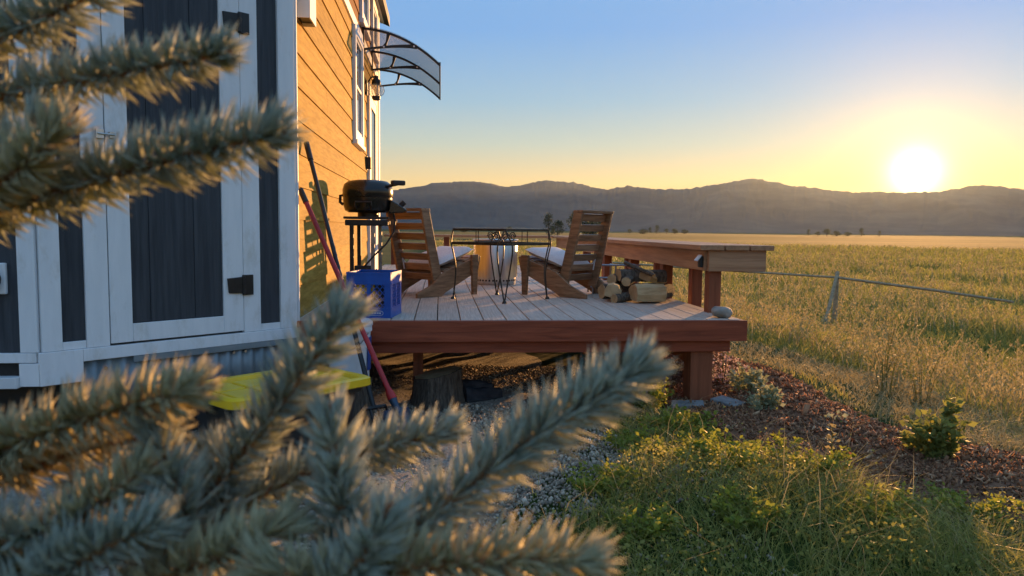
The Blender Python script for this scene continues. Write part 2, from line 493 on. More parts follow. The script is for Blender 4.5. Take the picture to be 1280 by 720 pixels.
def strip(name, L, R, mat, lift, crown, n=70, m=18, seed=3):
    """a ground sheet between two border lines that tucks into the soil at its borders"""
    L = np.array(L, float); R = np.array(R, float)
    t = np.linspace(0, 1, n)
    def along(P):
        k = np.linspace(0, 1, len(P))
        return np.stack([np.interp(t, k, P[:, 0]), np.interp(t, k, P[:, 1])], 1)
    A, B = along(L), along(R)
    A = A + 0.10 * np.stack([vnoise(t * 19, t * 0, seed), vnoise(t * 19, t * 0 + 5, seed)], 1)
    B = B + 0.10 * np.stack([vnoise(t * 17, t * 0 + 9, seed), vnoise(t * 17, t * 0 + 14, seed)], 1)
    w = np.linspace(0, 1, m)[None, :]
    X = A[:, :1] * (1 - w) + B[:, :1] * w
    Y = A[:, 1:] * (1 - w) + B[:, 1:] * w
    edge = np.minimum(np.minimum(w, 1 - w) * 8, 1) * np.minimum(np.minimum(t, 1 - t) * 14, 1)[:, None]
    Z = H(X, Y) - 0.04 + (0.04 + lift + crown * np.sin(np.pi * w) + 0.018 * vnoise(X * 7, Y * 7, seed)) * edge
    o = grid_mesh(name, X, Y, Z, mat)
    return o, (X, Y, Z)
mo, MUL = strip('mulch_bed', [(1.30, 7.2), (1.34, 5.4), (1.30, 4.5), (1.38, 3.55), (1.85, 3.0), (2.5, 2.62), (3.7, 2.1)],
                [(2.55, 7.6), (2.68, 6.0), (2.78, 4.9), (2.85, 4.1), (3.25, 3.6), (3.9, 3.2), (5.2, 2.6)], 'mulch', 0.015, 0.06)
tag(mo, 'dark brown bark mulch bed curving past the deck corner post', 'mulch bed', kind='structure')
go, GRV = strip('gravel_path', [(-3.2, 1.2), (-3.2, 3.0), (-3.0, 5.0), (-3.0, 8.5)],
                [(-0.15, 1.6), (0.30, 2.6), (0.86, 3.15), (0.98, 3.6), (1.1, 4.4), (1.15, 5.5), (1.2, 8.5)], 'gravel', 0.012, 0.015, 80, 26, 8)
tag(go, 'grey gravel strip beside the house and under the deck', 'gravel path', kind='structure')

# hills: crest elevation seen from the house, degrees of azimuth / elevation
CREST = [(-60, 3.4), (-48, 2.7), (-38, 3.2), (-28, 2.6), (-18, 3.1), (-10, 2.6), (-3.2, 2.88), (-2.13, 3.08), (-0.64, 3.4), (1.16, 3.55), (2.49, 3.57), (3.57, 3.46), (4.48, 3.29), (5.39, 3.24), (6.29, 3.43), (7.8, 3.74), (8.53, 3.69),
         (9.25, 3.63), (10.21, 3.58), (11.42, 3.29), (12.62, 3.06), (13.68, 3.3), (14.39, 3.36), (15.33, 3.24), (16.16, 3.12), (17.9, 3.12), (19.33, 3.23),
         (21.02, 3.57), (22.13, 3.74), (22.95, 3.84), (24.05, 3.66), (25.41, 3.37), (26.74, 3.18), (28.3, 3.0), (30.08, 2.82), (31.32, 2.8), (32.77, 2.73),
         (34.42, 2.76), (35.55, 2.95), (36.66, 3.14), (37.53, 3.17), (38.61, 2.99), (39.46, 2.87), (44, 2.9), (50, 2.3), (58, 2.8), (66, 2.4), (75, 2.7)]
ca, ce = np.array(CREST).T
az = np.linspace(-58, 74, 1500); rr = np.linspace(0, 1, 60)
AZ, RR = np.meshgrid(az, rr)
elev = np.interp(AZ, ca, ce) + 0.05 * vnoise(AZ * 2.2, AZ * 0, 4) + 0.035 * vnoise(AZ * 6, AZ * 0, 6) + 0.02 * vnoise(AZ * 17, AZ * 0, 7)
RCR = 2150 + 120 * vnoise(AZ / 9, AZ * 0, 11)
R0 = 1350 + 110 * vnoise(AZ / 5, AZ * 0, 12)
t = RR / 0.8
Rd = np.where(t <= 1, R0 + (RCR - R0) * t, RCR + (t - 1) * 4 * 500)
rise = np.where(t <= 1, sm(np.clip(t, 0, 1)) * 0.45 + np.clip(t, 0, 1) ** 1.5 * 0.55, 1 - sm((t - 1) * 4))
wz = AZ + 1.1 * vnoise(AZ * 0.5, t * 2.0, 25)
spur = np.abs(vnoise(wz * 0.34 + 1.5 * t, t * 0.9 + AZ * 0.07, 21)) * 0.62 + np.abs(vnoise(wz * 0.9 - 1.9 * t, t * 2.6, 22)) * 0.26 + np.abs(vnoise(wz * 2.4 + 2.0 * t, t * 7.0, 23)) * 0.12
hh = np.tan(np.radians(elev)) * RCR * rise
hh = hh * (1 - 0.70 * spur * np.clip(1 - t, 0, 1) ** 0.8) + 1.15 * np.clip(t, 0, 1) - 3 * (t < 0.01) - 4 * (t > 1.2)
hx = Rd * np.sin(np.radians(AZ)); hy = Rd * np.cos(np.radians(AZ))
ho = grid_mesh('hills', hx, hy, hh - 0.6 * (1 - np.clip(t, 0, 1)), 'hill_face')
tag(ho, 'long hazy blue ridge of hills along the skyline', 'hills', kind='structure')

# ------------------------------------------------------------------ tiny house
HX = -0.854
CN = Vector((HX, 4.53, 0))
CA = rad(47.5)
CU = Vector((math.sin(CA), math.cos(CA), 0))          # along the angled wall, towards the corner
CNN = Vector((math.cos(CA), -math.sin(CA), 0))        # its outward normal
BEND = CN - CU * 1.327
house = thing('tiny_house', 'tiny house with golden lap siding and a white and slate angled end', 'house', (HX - 1.2, 7.0, 0))
HTOP = 4.06
core = [(HX - 0.03, 10.58), (HX - 0.03, 4.55), (BEND.x - 0.02, BEND.y + 0.03), (-3.6, BEND.y + 0.03), (-3.6, 10.58)]
MB().prism(core, 0.42, HTOP, 'z').build('wall_core', 'under_dark', house)
ins = [(HX - 0.10, 10.5), (HX - 0.10, 4.60), (BEND.x - 0.05, BEND.y + 0.12), (-3.5, BEND.y + 0.12), (-3.5, 10.5)]
MB().prism(ins, -0.15, 0.42, 'z').build('skirting', 'under_dark', house)
# side wall: every lap board is a piece
sw = MB().bb(HX - 0.03, HX - 0.018, 4.56, 10.57, 0.44, HTOP).build('side_wall', 'siding_gold', house)
base_y = (4.535, 10.42)
zc = 0.592
k = 0
joints = [6.9, 8.9, 5.9, 8.1, 7.3]
while zc < HTOP - 0.05:
    z1 = min(zc + 0.2, HTOP)
    mat = 'siding_gold' if zc < 3.1 else 'siding_cedar'
    j = joints[k % 5]
    for (ya, yb) in ((base_y[0], j - 0.002), (j + 0.002, base_y[1])):
        mb = MB()
        prof = [(HX - 0.016, zc + 0.004), (HX, zc + 0.004), (HX - 0.011, z1 + 0.012), (HX - 0.017, z1 + 0.012)]
        mb.prism(prof, ya, yb, 'y').build('siding_board', mat, sw)
    zc += 0.2
    k += 1
MB().bb(HX - 0.02, HX + 0.010, 4.54, 10.42, 0.50, 0.592).build('base_trim', 'white_paint', house, bevel=0.002)
MB().bb(HX - 0.02, HX + 0.014, 4.54, 10.42, 3.13, 3.225).build('belly_band', 'white_paint', house, bevel=0.002)
MB().bb(HX - 0.02, HX + 0.022, 10.42, 10.60, 0.45, HTOP).build('corner_board', 'white_paint', house, bevel=0.002)
MB().bb(HX - 0.01, HX + 0.024, 4.533, 4.552, 0.50, HTOP).build('corner_board', 'white_paint', house, bevel=0.002)
def window(y0, y1, z0, z1, mull=True):
    w = MB().bb(HX - 0.02, HX + 0.004, y0 + 0.05, y1 - 0.05, z0 + 0.05, z1 - 0.05).build('window', 'window_glass', house)
    for (a, b_, c, d) in ((y0, y0 + 0.085, z0, z1), (y1 - 0.085, y1, z0, z1), (y0 + 0.085, y1 - 0.085, z0, z0 + 0.085), (y0 + 0.085, y1 - 0.085, z1 - 0.085, z1)):
        MB().bb(HX - 0.02, HX + 0.030, a, b_, c, d).build('frame', 'white_paint', w, bevel=0.002)
    MB().bb(HX - 0.02, HX + 0.045, y0 - 0.01, y1 + 0.01, z0 - 0.045, z0 - 0.001).build('sill', 'white_paint', w, bevel=0.003)
    ia, ib, ic, id_ = y0 + 0.085, y1 - 0.085, z0 + 0.085, z1 - 0.085
    f = MB()
    for (a, b_, c, d) in ((ia, ia + 0.03, ic, id_), (ib - 0.03, ib, ic, id_), (ia + .03, ib - .03, ic, ic + 0.03), (ia + .03, ib - .03, id_ - 0.03, id_)):
        f.bb(HX, HX + 0.016, a, b_, c, d)
    if mull: f.bb(HX, HX + 0.014, ia + .03, ib - .03, (ic + id_) / 2 - 0.015, (ic + id_) / 2 + 0.015)
    f.build('sash', 'white_plastic', w)
window(7.58, 8.36, 2.02, 3.125)
window(8.25, 9.05, 3.36, 3.98, False)
window(9.55, 10.25, 3.36, 3.98, False)
# entrance door beneath the awning
dr = MB().bb(HX - 0.02, HX + 0.012, 9.15, 10.02, 0.62, 2.72).build('entrance_door', 'window_glass', house)
for (a, b_, c, d) in ((9.04, 9.15, 0.60, 2.84), (10.02, 10.13, 0.60, 2.84), (9.15, 10.02, 2.72, 2.84)):
    MB().bb(HX - 0.02, HX + 0.030, a, b_, c, d).build('door_casing', 'white_paint', dr, bevel=0.002)
st = MB()
for (a, b_, c, d) in ((9.15, 9.27, 0.62, 2.72), (9.90, 10.02, 0.62, 2.72), (9.27, 9.90, 0.62, 0.85), (9.27, 9.90, 2.60, 2.72)):
    st.bb(HX, HX + 0.024, a, b_, c, d)
st.build('door_frame', 'white_paint', dr)
MB().tube([(HX + 0.024, 9.22, 1.55), (HX + 0.075, 9.22, 1.55), (HX + 0.075, 9.34, 1.55)], 0.010, 8).build('handle', 'black_metal', dr, True)
# roof edge
rf = MB().prism([(HX + 0.13, 4.00), (HX + 0.13, 4.13), (-2.2, 4.75), (-3.75, 4.13), (-3.75, 4.00), (-2.2, 4.60)], 3.3, 11.05, 'y').build('roof', 'roof_dark', house)
MB().bb(HX + 0.003, HX + 0.115, 3.35, 11.0, 4.03, 4.068).build('soffit', 'white_paint', rf)
# angled end wall
def ch(t, z, o): return CN - CU * t + CNN * o + Vector((0, 0, z))
RZC = math.atan2(CU.y, CU.x)
def cbox(t0, t1, z0, z1, o0, o1):
    c = ch((t0 + t1) / 2, (z0 + z1) / 2, (o0 + o1) / 2)
    return MB().box(c, (abs(t1 - t0), abs(o1 - o0), abs(z1 - z0)), RZC)
aw = cbox(0.01, 1.32, 0.50, HTOP, -0.035, -0.012).build('angled_wall', 'slate_board', house)
def cb(name, mat, t0, t1, z0, z1, o1, par, o0=-0.012, bev=0.0025):
    return cbox(t0, t1, z0, z1, o0, o1).build(name, mat, par, bevel=bev)
cb('corner_board', 'white_paint', 0.0, 0.104, 0.562, HTOP, 0.020, aw)
cb('slate_plank', 'slate_board', 0.105, 0.229, 0.60, HTOP, 0.004, aw)
cb('door_casing', 'white_paint', 0.230, 0.333, 0.562, HTOP, 0.017, aw)
cb('door_casing', 'white_paint', 1.036, 1.140, 0.562, HTOP, 0.017, aw)
cb('slate_plank', 'slate_board', 1.141, 1.244, 0.60, HTOP, 0.004, aw)
cb('corner_board', 'white_paint', 1.245, 1.330, 0.562, HTOP, 0.020, aw)
cb('base_board', 'white_paint', 0.0, 1.16, 0.500, 0.5605, 0.024, aw)
cb('base_board', 'white_paint', 1.161, 1.345, 0.405, 0.5605, 0.026, aw)
cb('sill_strip', 'white_paint', 0.105, 0.229, 0.562, 0.599, 0.014, aw)
cb('sill_strip', 'white_paint', 1.141, 1.244, 0.562, 0.599, 0.014, aw)
sdoor = cbox(0.336, 1.033, 0.572, 3.30, -0.012, 0.006).build('storage_door', 'slate_board', house)
for t0, t1 in ((0.453, 0.605), (0.608, 0.835), (0.838, 0.928)):
    cb('slate_plank', 'slate_board', t0, t1, 0.664, 3.19, 0.011, sdoor, 0.0)
cb('stile', 'white_paint', 0.337, 0.452, 0.572, 3.30, 0.021, sdoor, 0.0)
cb('stile', 'white_paint', 0.929, 1.032, 0.572, 3.30, 0.021, sdoor, 0.0)
cb('rail', 'white_paint', 0.4525, 0.9285, 0.572, 0.662, 0.0205, sdoor, 0.0)
cb('rail', 'white_paint', 0.4525, 0.9285, 3.20, 3.30, 0.0205, sdoor, 0.0)
for zc_ in (0.827, 2.250):
    hb = MB()
    def pt(t, z, o): return ch(t, z, o)
    out = [(0.425, -0.036), (0.432, 0.040), (0.345, 0.046), (0.345, -0.046), (0.420, -0.042)]
    n = len(out)
    hb.add([pt(t, zc_ + z, 0.021) for t, z in out] + [pt(t, zc_ + z, 0.031) for t, z in out],
           [tuple(range(n)), tuple(range(2 * n - 1, n - 1, -1))] + [(i, i + n, (i + 1) % n + n, (i + 1) % n) for i in range(n)])
    c = ch(0.312, zc_ , 0.024); hb.box(c, (0.062, 0.014, 0.112), RZC)
    hb.tube([ch(0.338, zc_ - 0.05, 0.03), ch(0.338, zc_ + 0.05, 0.03)], 0.010, 10)
    hb.build('hinge', 'black_metal', sdoor, bevel=0.0015)
lt = MB()
lt.box(ch(1.058, 1.585, 0.024), (0.035, 0.016, 0.045), RZC)
lt.tube([ch(1.07, 1.585, 0.034), ch(0.995, 1.583, 0.038)], 0.005, 8)
lt.box(ch(1.005, 1.583, 0.027), (0.022, 0.012, 0.03), RZC)
lt.build('latch', 'steel', sdoor, bevel=0.001)
# corrugated skirt with its flashing
cs = MB(); vs = []; N = 150
for i in range(N + 1):
    t_ = 1.16 * i / N
    o_ = 0.004 + 0.008 * math.sin(i / N * 2 * math.pi * 17)
    vs.append(ch(t_, 0.24, o_)); vs.append(ch(t_, 0.499, o_))
cs.add(vs, [(2 * i, 2 * i + 2, 2 * i + 3, 2 * i + 1) for i in range(N)])
csk = cs.build('corrugated_skirt', 'galvanised', house, True)
sk_s = csk.modifiers.new('thick', 'SOLIDIFY'); sk_s.thickness = 0.002
cbox(0.0, 0.93, 0.468, 0.499, 0.014, 0.024).build('flashing', 'galvanised', csk, bevel=0.001)
for t_ in (0.1, 0.33, 0.40, 0.72, 1.06):
    MB().tube([ch(t_, 0.455, 0.010), ch(t_, 0.455, 0.022)], 0.008, 8).build('screw', 'steel', csk)
# end wall facing the spruce
fw = MB().bb(-3.6, BEND.x - 0.005, BEND.y + 0.005, BEND.y + 0.03, 0.405, HTOP).build('end_wall', 'under_dark', house)
y0 = BEND.y
MB().bb(BEND.x - 0.085, BEND.x - 0.008, y0 - 0.020, y0 + 0.004, 0.562, HTOP).build('corner_board', 'white_paint', fw, bevel=0.002)
xx = BEND.x - 0.088
for i in range(8):
    MB().bb(xx - 0.20, xx - 0.002, y0 - 0.008, y0 + 0.004, 0.562, HTOP).build('slate_plank', 'slate_board', fw, bevel=0.002)
    xx -= 0.202
MB().bb(-3.6, BEND.x - 0.016, y0 - 0.024, y0 + 0.004, 0.515, 0.560).build('base_board', 'white_paint', fw, bevel=0.002)
MB().bb(-3.6, BEND.x - 0.090, y0 - 0.05, y0 + 0.004, 0.40, 0.452).build('frame_rail', 'white_plastic', fw, bevel=0.003)
MB().bb(BEND.x - 0.090, BEND.x - 0.004, y0 - 0.026, y0 + 0.004, 0.405, 0.512).build('base_board', 'white_paint', fw, bevel=0.002)

# power inlet on the end wall
inl = thing('power_inlet', 'white power inlet box with yellow plug on the slate end wall', 'power inlet', (-2.03, y0 - 0.008, 0.90))
MB().bb(-2.10, -1.962, y0 - 0.030, y0 - 0.0085, 0.832, 0.975).build('housing', 'white_plastic', inl, bevel=0.006)
MB().add(*(lambda m_: (m_.v, m_.f))(MB().tube([(-2.03, y0 - 0.030, 0.90), (-2.03, y0 - 0.062, 0.90)], 0.050, 20))).build('plug_ring', 'black_plastic', inl, True)
MB().tube([(-2.03, y0 - 0.060, 0.90), (-2.03, y0 - 0.088, 0.90)], 0.036, 20).build('plug', 'yellow_plastic', inl, True)
# vent hood near the corner
vh = thing('vent_hood', 'white vent hood with dark open underside high on the gold siding', 'vent hood', (HX, 4.77, 2.39))
v = MB()
v.bb(HX + 0.001, HX + 0.082, 4.66, 4.668, 2.39, 2.80); v.bb(HX + 0.001, HX + 0.082, 4.872, 4.88, 2.39, 2.80)
v.bb(HX + 0.074, HX + 0.082, 4.668, 4.872, 2.39, 2.80); v.bb(HX + 0.001, HX + 0.074, 4.668, 4.872, 2.792, 2.80)
v.build('hood', 'white_paint', vh)
MB().bb(HX + 0.001, HX + 0.074, 4.668, 4.872, 2.41, 2.418).build('underside_shade', 'black_metal', vh)  # black sheet stands in for the shade inside the open hood
# black outlet by the door
ob = thing('outlet_box', 'small black covered outlet box on the wall beside the door trim', 'outlet', (HX, 8.90, 1.88))
MB().bb(HX + 0.002, HX + 0.055, 8.86, 8.955, 1.83, 1.965).build('cover', 'black_plastic', ob, bevel=0.006)
MB().bb(HX + 0.001, HX + 0.012, 8.85, 8.965, 1.82, 1.975).build('back_plate', 'black_plastic', ob)

# ------------------------------------------------------------------ awning
awn = thing('door_awning', 'curved smoky door awning on three black scrolled brackets', 'awning', (HX, 9.53, 3.09))
def arc(u):                        # top line of the awning, u 0..1 away from the wall
    return HX + 0.015 + 0.825 * u, 3.305 - 0.05 * u - 0.315 * u ** 2.2
def bez(p0, p1, p2, n=14):
    return [((1 - t) ** 2 * p0[0] + 2 * t * (1 - t) * p1[0] + t * t * p2[0], (1 - t) ** 2 * p0[1] + 2 * t * (1 - t) * p1[1] + t * t * p2[1]) for t in np.linspace(0, 1, n)]
def ribbon(mb, pts, w, y0, y1):
    """flat bar following pts in the X Z plane"""
    n = len(pts); top, bot = [], []
    for i in range(n):
        a, b_ = pts[max(i - 1, 0)], pts[min(i + 1, n - 1)]
        d = math.hypot(b_[0] - a[0], b_[1] - a[1]) or 1
        nx, nz = -(b_[1] - a[1]) / d, (b_[0] - a[0]) / d
        ww = w(i / (n - 1)) if callable(w) else w
        top.append((pts[i][0] + nx * ww / 2, pts[i][1] + nz * ww / 2)); bot.append((pts[i][0] - nx * ww / 2, pts[i][1] - nz * ww / 2))
    for i in range(n - 1):
        mb.prism([bot[i], bot[i + 1], top[i + 1], top[i]], y0, y1, 'y')
for by in (8.46, 9.53, 10.60):
    a, b_ = by - 0.016, by + 0.016
    mb = MB()
    mb.bb(HX + 0.002, HX + 0.026, a, b_, 3.075, 3.315)
    br = mb.build('bracket', 'black_metal', awn)
    mb = MB(); ribbon(mb, [arc(u) for u in np.linspace(0, 1, 18)], 0.022, a + .001, b_ - .001); mb.build('top_bar', 'black_metal', br)
    p0 = (HX + 0.02, 3.085); p2 = arc(0.70)
    low = bez(p0, (HX + 0.40, 3.145), p2)
    mb = MB(); ribbon(mb, low, lambda q: 0.020 + 0.022 * q * q, a + .002, b_ - .002); mb.build('lower_bar', 'black_metal', br)
    s0 = low[4]; s2 = arc(0.33)
    mb = MB(); ribbon(mb, bez(s0, (s2[0] - 0.02, s0[1] + 0.03), s2), lambda q: 0.020 + 0.02 * abs(2 * q - 1), a + .003, b_ - .003); mb.build('scroll', 'black_metal', br)
    for q in (low[4], low[12]):
        MB().tube([(q[0], a - 0.004, q[1]), (q[0], b_ + 0.004, q[1])], 0.010, 10).build('bolt', 'white_plastic', br)
sh = MB()
us = np.linspace(0.0, 1.0, 22)
sh.add([(arc(u)[0], yy, arc(u)[1] + 0.016) for u in us for yy in (8.42, 10.64)], [(2 * i, 2 * i + 2, 2 * i + 3, 2 * i + 1) for i in range(21)])
shp = sh.build('canopy_sheet', 'awning_sheet', awn, True)
ex, ez = arc(1.0)
MB().bb(ex - 0.004, ex + 0.012, 8.42, 10.64, ez - 0.014, ez + 0.026).build('front_rail', 'black_metal', awn, bevel=0.002)

# wall lantern
lan = thing('wall_lantern', 'black onion wall lantern with glass globe below the awning', 'lantern', (HX, 8.85, 2.60))
LX = -0.735
MB().bb(HX + 0.002, HX + 0.022, 8.80, 8.90, 2.66, 2.82).build('back_plate', 'black_metal', lan, bevel=0.004)
MB().tube([(HX + 0.02, 8.85, 2.80), (HX + 0.06, 8.85, 2.86), (LX, 8.85, 2.88), (LX, 8.85, 2.84)], 0.008, 8).build('arm', 'black_metal', lan, True)
MB().lathe([(0.006, 0.235), (0.02, 0.23), (0.024, 0.20), (0.045, 0.185), (0.052, 0.160), (0.052, 0.135)], (LX, 8.85, 2.65), 20).build('cap', 'black_metal', lan, True)
MB().lathe([(0.045, 0.0), (0.078, 0.025), (0.092, 0.065), (0.080, 0.105), (0.050, 0.135)], (LX, 8.85, 2.65), 24).build('globe', 'lamp_glass', lan, True)
MB().lathe([(0.03, -0.045), (0.048, -0.03), (0.05, 0.0), (0.03, 0.004)], (LX, 8.85, 2.65), 20).build('base_cup', 'black_metal', lan, True)
MB().lathe([(0.012, 0.01), (0.03, 0.045), (0.03, 0.07), (0.012, 0.10)], (LX, 8.85, 2.65), 16).build('bulb', 'lamp_glass', lan, True)
gw = MB()
for k in range(6):
    a = k * math.pi / 3
    gw.tube([(LX + r_ * math.cos(a), 8.85 + r_ * math.sin(a), 2.65 + z_) for r_, z_ in ((0.048, 0), (0.081, 0.025), (0.095, 0.065), (0.083, 0.105), (0.052, 0.137))], 0.0025, 5)
gw.build('globe_wires', 'black_metal', lan)

# ------------------------------------------------------------------ deck
DZ = 0.60
deck = thing('wood_deck', 'raised deck of grey boards with red stained rim boards and posts', 'deck', (0.5, 8.0, 0))
DX0, DX1, DY0, DY1 = -0.842, 1.885, 4.512, 11.55
pitch = 0.1405
x = -0.017 - 6 * pitch
i = 0
while x < DX1 - 0.02:
    xa, xb = max(x + 0.003, DX0), min(x + pitch - 0.003, DX1)
    if xb - xa > 0.03:
        MB().bb(xa, xb, DY0 + 0.036 + 0.002 * (i % 3), DY1, DZ - 0.025, DZ).build('deck_board', 'deck_grey', deck, bevel=0.003, seg=1)
    x += pitch; i += 1
MB().bb(DX0, DX1 + 0.03, DY0, DY0 + 0.034, 0.468, 0.597).build('rim_board', 'deck_red', deck, bevel=0.003)
MB().bb(DX0 + 0.01, DX1 - 0.06, DY0 + 0.045, DY0 + 0.085, 0.395, 0.467).build('lower_beam', 'deck_red', deck, bevel=0.003)
MB().bb(DX1 - 0.004, DX1 + 0.03, DY0 + 0.035, DY1, 0.468, 0.594).build('rim_board', 'bench_wood', deck, bevel=0.003)
MB().bb(DX0, DX1, DY1 - 0.03, DY1 + 0.004, 0.44, 0.573).build('rim_board', 'deck_red', deck)
yy = 4.95
while yy < 11.4:
    MB().bb(DX0 + 0.02, DX1 - 0.006, yy, yy + 0.04, 0.435, 0.574).build('shade_joist', 'under_dark', deck); yy += 0.42  # beams added and coloured dark to darken the deck underside
MB().bb(1.60, 1.70, 4.61, 11.4, 0.30, 0.434).build('carrier_beam', 'post_red', deck, bevel=0.003)
MB().bb(-0.60, -0.50, 4.9, 11.4, 0.30, 0.434).build('carrier_beam', 'post_red', deck)
for (px_, py_) in ((1.655, 4.66), (1.655, 6.9), (1.655, 9.2), (-0.55, 7.2), (-0.55, 9.6)):
    w_ = 0.072
    MB().bb(px_ - w_, px_ + w_, py_ - w_, py_ + w_, h1(px_, py_) - 0.05, 0.2995 if py_ > 4.7 else 0.394).build('post', 'post_red', deck, bevel=0.004)
MB().bb(-0.175, -0.110, 4.90, 4.965, -0.1, 0.434).build('post', 'post_red', deck, bevel=0.003)

def block(x, y, z, w, d, h, rz, label):
    o = MB().box((0, 0, h / 2), (w, d, h)).build('concrete_block', 'concrete', None, bevel=0.008)
    o.location = (x, y, z); o.rotation_euler = (0.05, -0.06, rz)
    tag(o, label, 'block', 'concrete blocks round the corner post')
block(1.80, 4.50, h1(1.8, 4.5) - 0.005, 0.12, 0.19, 0.09, 0.5, 'grey concrete block tilted right of the deck corner post foot')
block(1.55, 4.52, h1(1.55, 4.5) - 0.015, 0.20, 0.12, 0.08, -0.3, 'grey concrete block left of the deck corner post foot')
block(1.40, 4.86, h1(1.4, 4.86) + 0.02, 0.09, 0.19, 0.19, 0.7, 'upright grey concrete block behind the leafy weed under the deck')

# ------------------------------------------------------------------ bench round the deck
bench = thing('built_in_bench', 'long wooden bench built along the right and far edges of the deck', 'bench', (2.0, 8.0, DZ))
BT = 1.060
for j, (xa, xb) in enumerate(((1.722, 1.886), (1.898, 2.060), (2.072, 2.235))):
    MB().bb(xa, xb, 4.86 + 0.004 * j, 11.98, BT - 0.035, BT).build('seat_board', 'bench_wood', bench, bevel=0.004)
for j, (ya, yb) in enumerate(((11.46, 11.625), (11.64, 11.80), (11.815, 11.97))):
    MB().bb(DX0, 1.715, ya, yb, BT - 0.036, BT - 0.002).build('seat_board', 'bench_wood_x', bench, bevel=0.004)
MB().bb(1.772, 1.812, 4.93, 11.45, 0.885, BT - 0.036).build('apron', 'bench_wood', bench, bevel=0.003)
MB().bb(2.150, 2.188, 4.93, 11.90, 0.885, BT - 0.036).build('apron', 'bench_wood', bench, bevel=0.003)
MB().bb(1.792, 2.190, 4.890, 4.928, 0.883, BT - 0.036).build('end_board', 'bench_wood_x', bench, bevel=0.003)
for yy in (4.933, 6.0, 7.05, 8.2, 9.4, 10.6):
    MB().bb(1.814, 1.898, yy, yy + 0.09, 0.598, BT - 0.0365).build('leg', 'post_red', bench, bevel=0.003)
    if yy > 5: MB().bb(2.06, 2.148, yy, yy + 0.09, h1(2.1, yy) - 0.1, BT - 0.0365).build('leg', 'post_red', bench, bevel=0.003)
    MB().bb(1.899, 2.059, yy + 0.02, yy + 0.06, 0.93, BT - 0.0365).build('cross_brace', 'bench_wood_x', bench)
for xx in (-0.75, 0.05, 0.9):
    MB().bb(xx, xx + 0.09, 11.60, 11.69, -0.8, BT - 0.0375).build('leg', 'post_red', bench, bevel=0.003)
# ------------------------------------------------------------------ lounge chairs
CW = 0.52
def make_chair(label):
    c = thing('lounge_chair', label, 'chair', group='slatted lounge chairs on the deck')
    side = [(0.0, 0.0), (0.0, 0.035), (0.155, 0.098), (0.30, 0.205), (0.69, 0.325), (0.70, 0.315), (0.672, 0.195), (0.30, 0.030), (0.255, 0.0)]
    for s_ in (-1, 1):
        y_ = s_ * CW / 2
        a, b_ = sorted((y_, y_ - s_ * 0.028))
        MB().prism(side, a, b_, 'y').build('side_rail', 'acacia', c, bevel=0.004, world=False)
        a, b_ = sorted((y_ - s_ * 0.0285, y_ - s_ * 0.0565))
        MB().prism([(0.215, 0.045), (0.305, 0.075), (0.150, 0.690), (0.066, 0.690)], a, b_, 'y').build('back_post', 'acacia', c, bevel=0.004, world=False)
        a, b_ = sorted((y_ + s_ * 0.0005, y_ + s_ * 0.030))
        MB().prism([(0.588, 0.0), (0.634, 0.0), (0.648, 0.335), (0.572, 0.335)], a, b_, 'y').build('leg', 'acacia', c, bevel=0.004, world=False)
    w2 = CW / 2 - 0.057
    for k in range(7):                                   # back slats, one board each
        q = 0.155 + 0.497 * k / 6
        xm = 0.262 - (q - 0.075) * 0.251
        dx, dz = -0.249, 0.9685
        M = Matrix.Rotation(math.atan2(-dx, dz) * -1, 4, 'Y')
        MB().box((xm + 0.012, 0, q), (0.018, 2 * w2 - 0.001, 0.056), M=M).build('back_slat', 'acacia_slat', c, bevel=0.003, world=False)
    MB().prism([(0.062, 0.6905), (0.155, 0.6905), (0.150, 0.712), (0.058, 0.712)], -w2 - 0.03, w2 + 0.03, 'y').build('top_rail', 'acacia_slat', c, bevel=0.003, world=False)
    for k in range(5):                                   # seat slats
        xs = 0.33 + 0.082 * k
        zs = 0.225 + (xs - 0.30) * 0.307
        MB().box((xs, 0, zs - 0.025), (0.066, CW - 0.058, 0.018), M=Matrix.Rotation(-0.30, 4, 'Y')).build('seat_slat', 'acacia_slat', c, bevel=0.003, world=False)
    MB().bb(0.655, 0.673, -CW / 2 + 0.03, CW / 2 - 0.03, 0.215, 0.300).build('front_apron', 'acacia_slat', c, bevel=0.003, world=False)
    return c
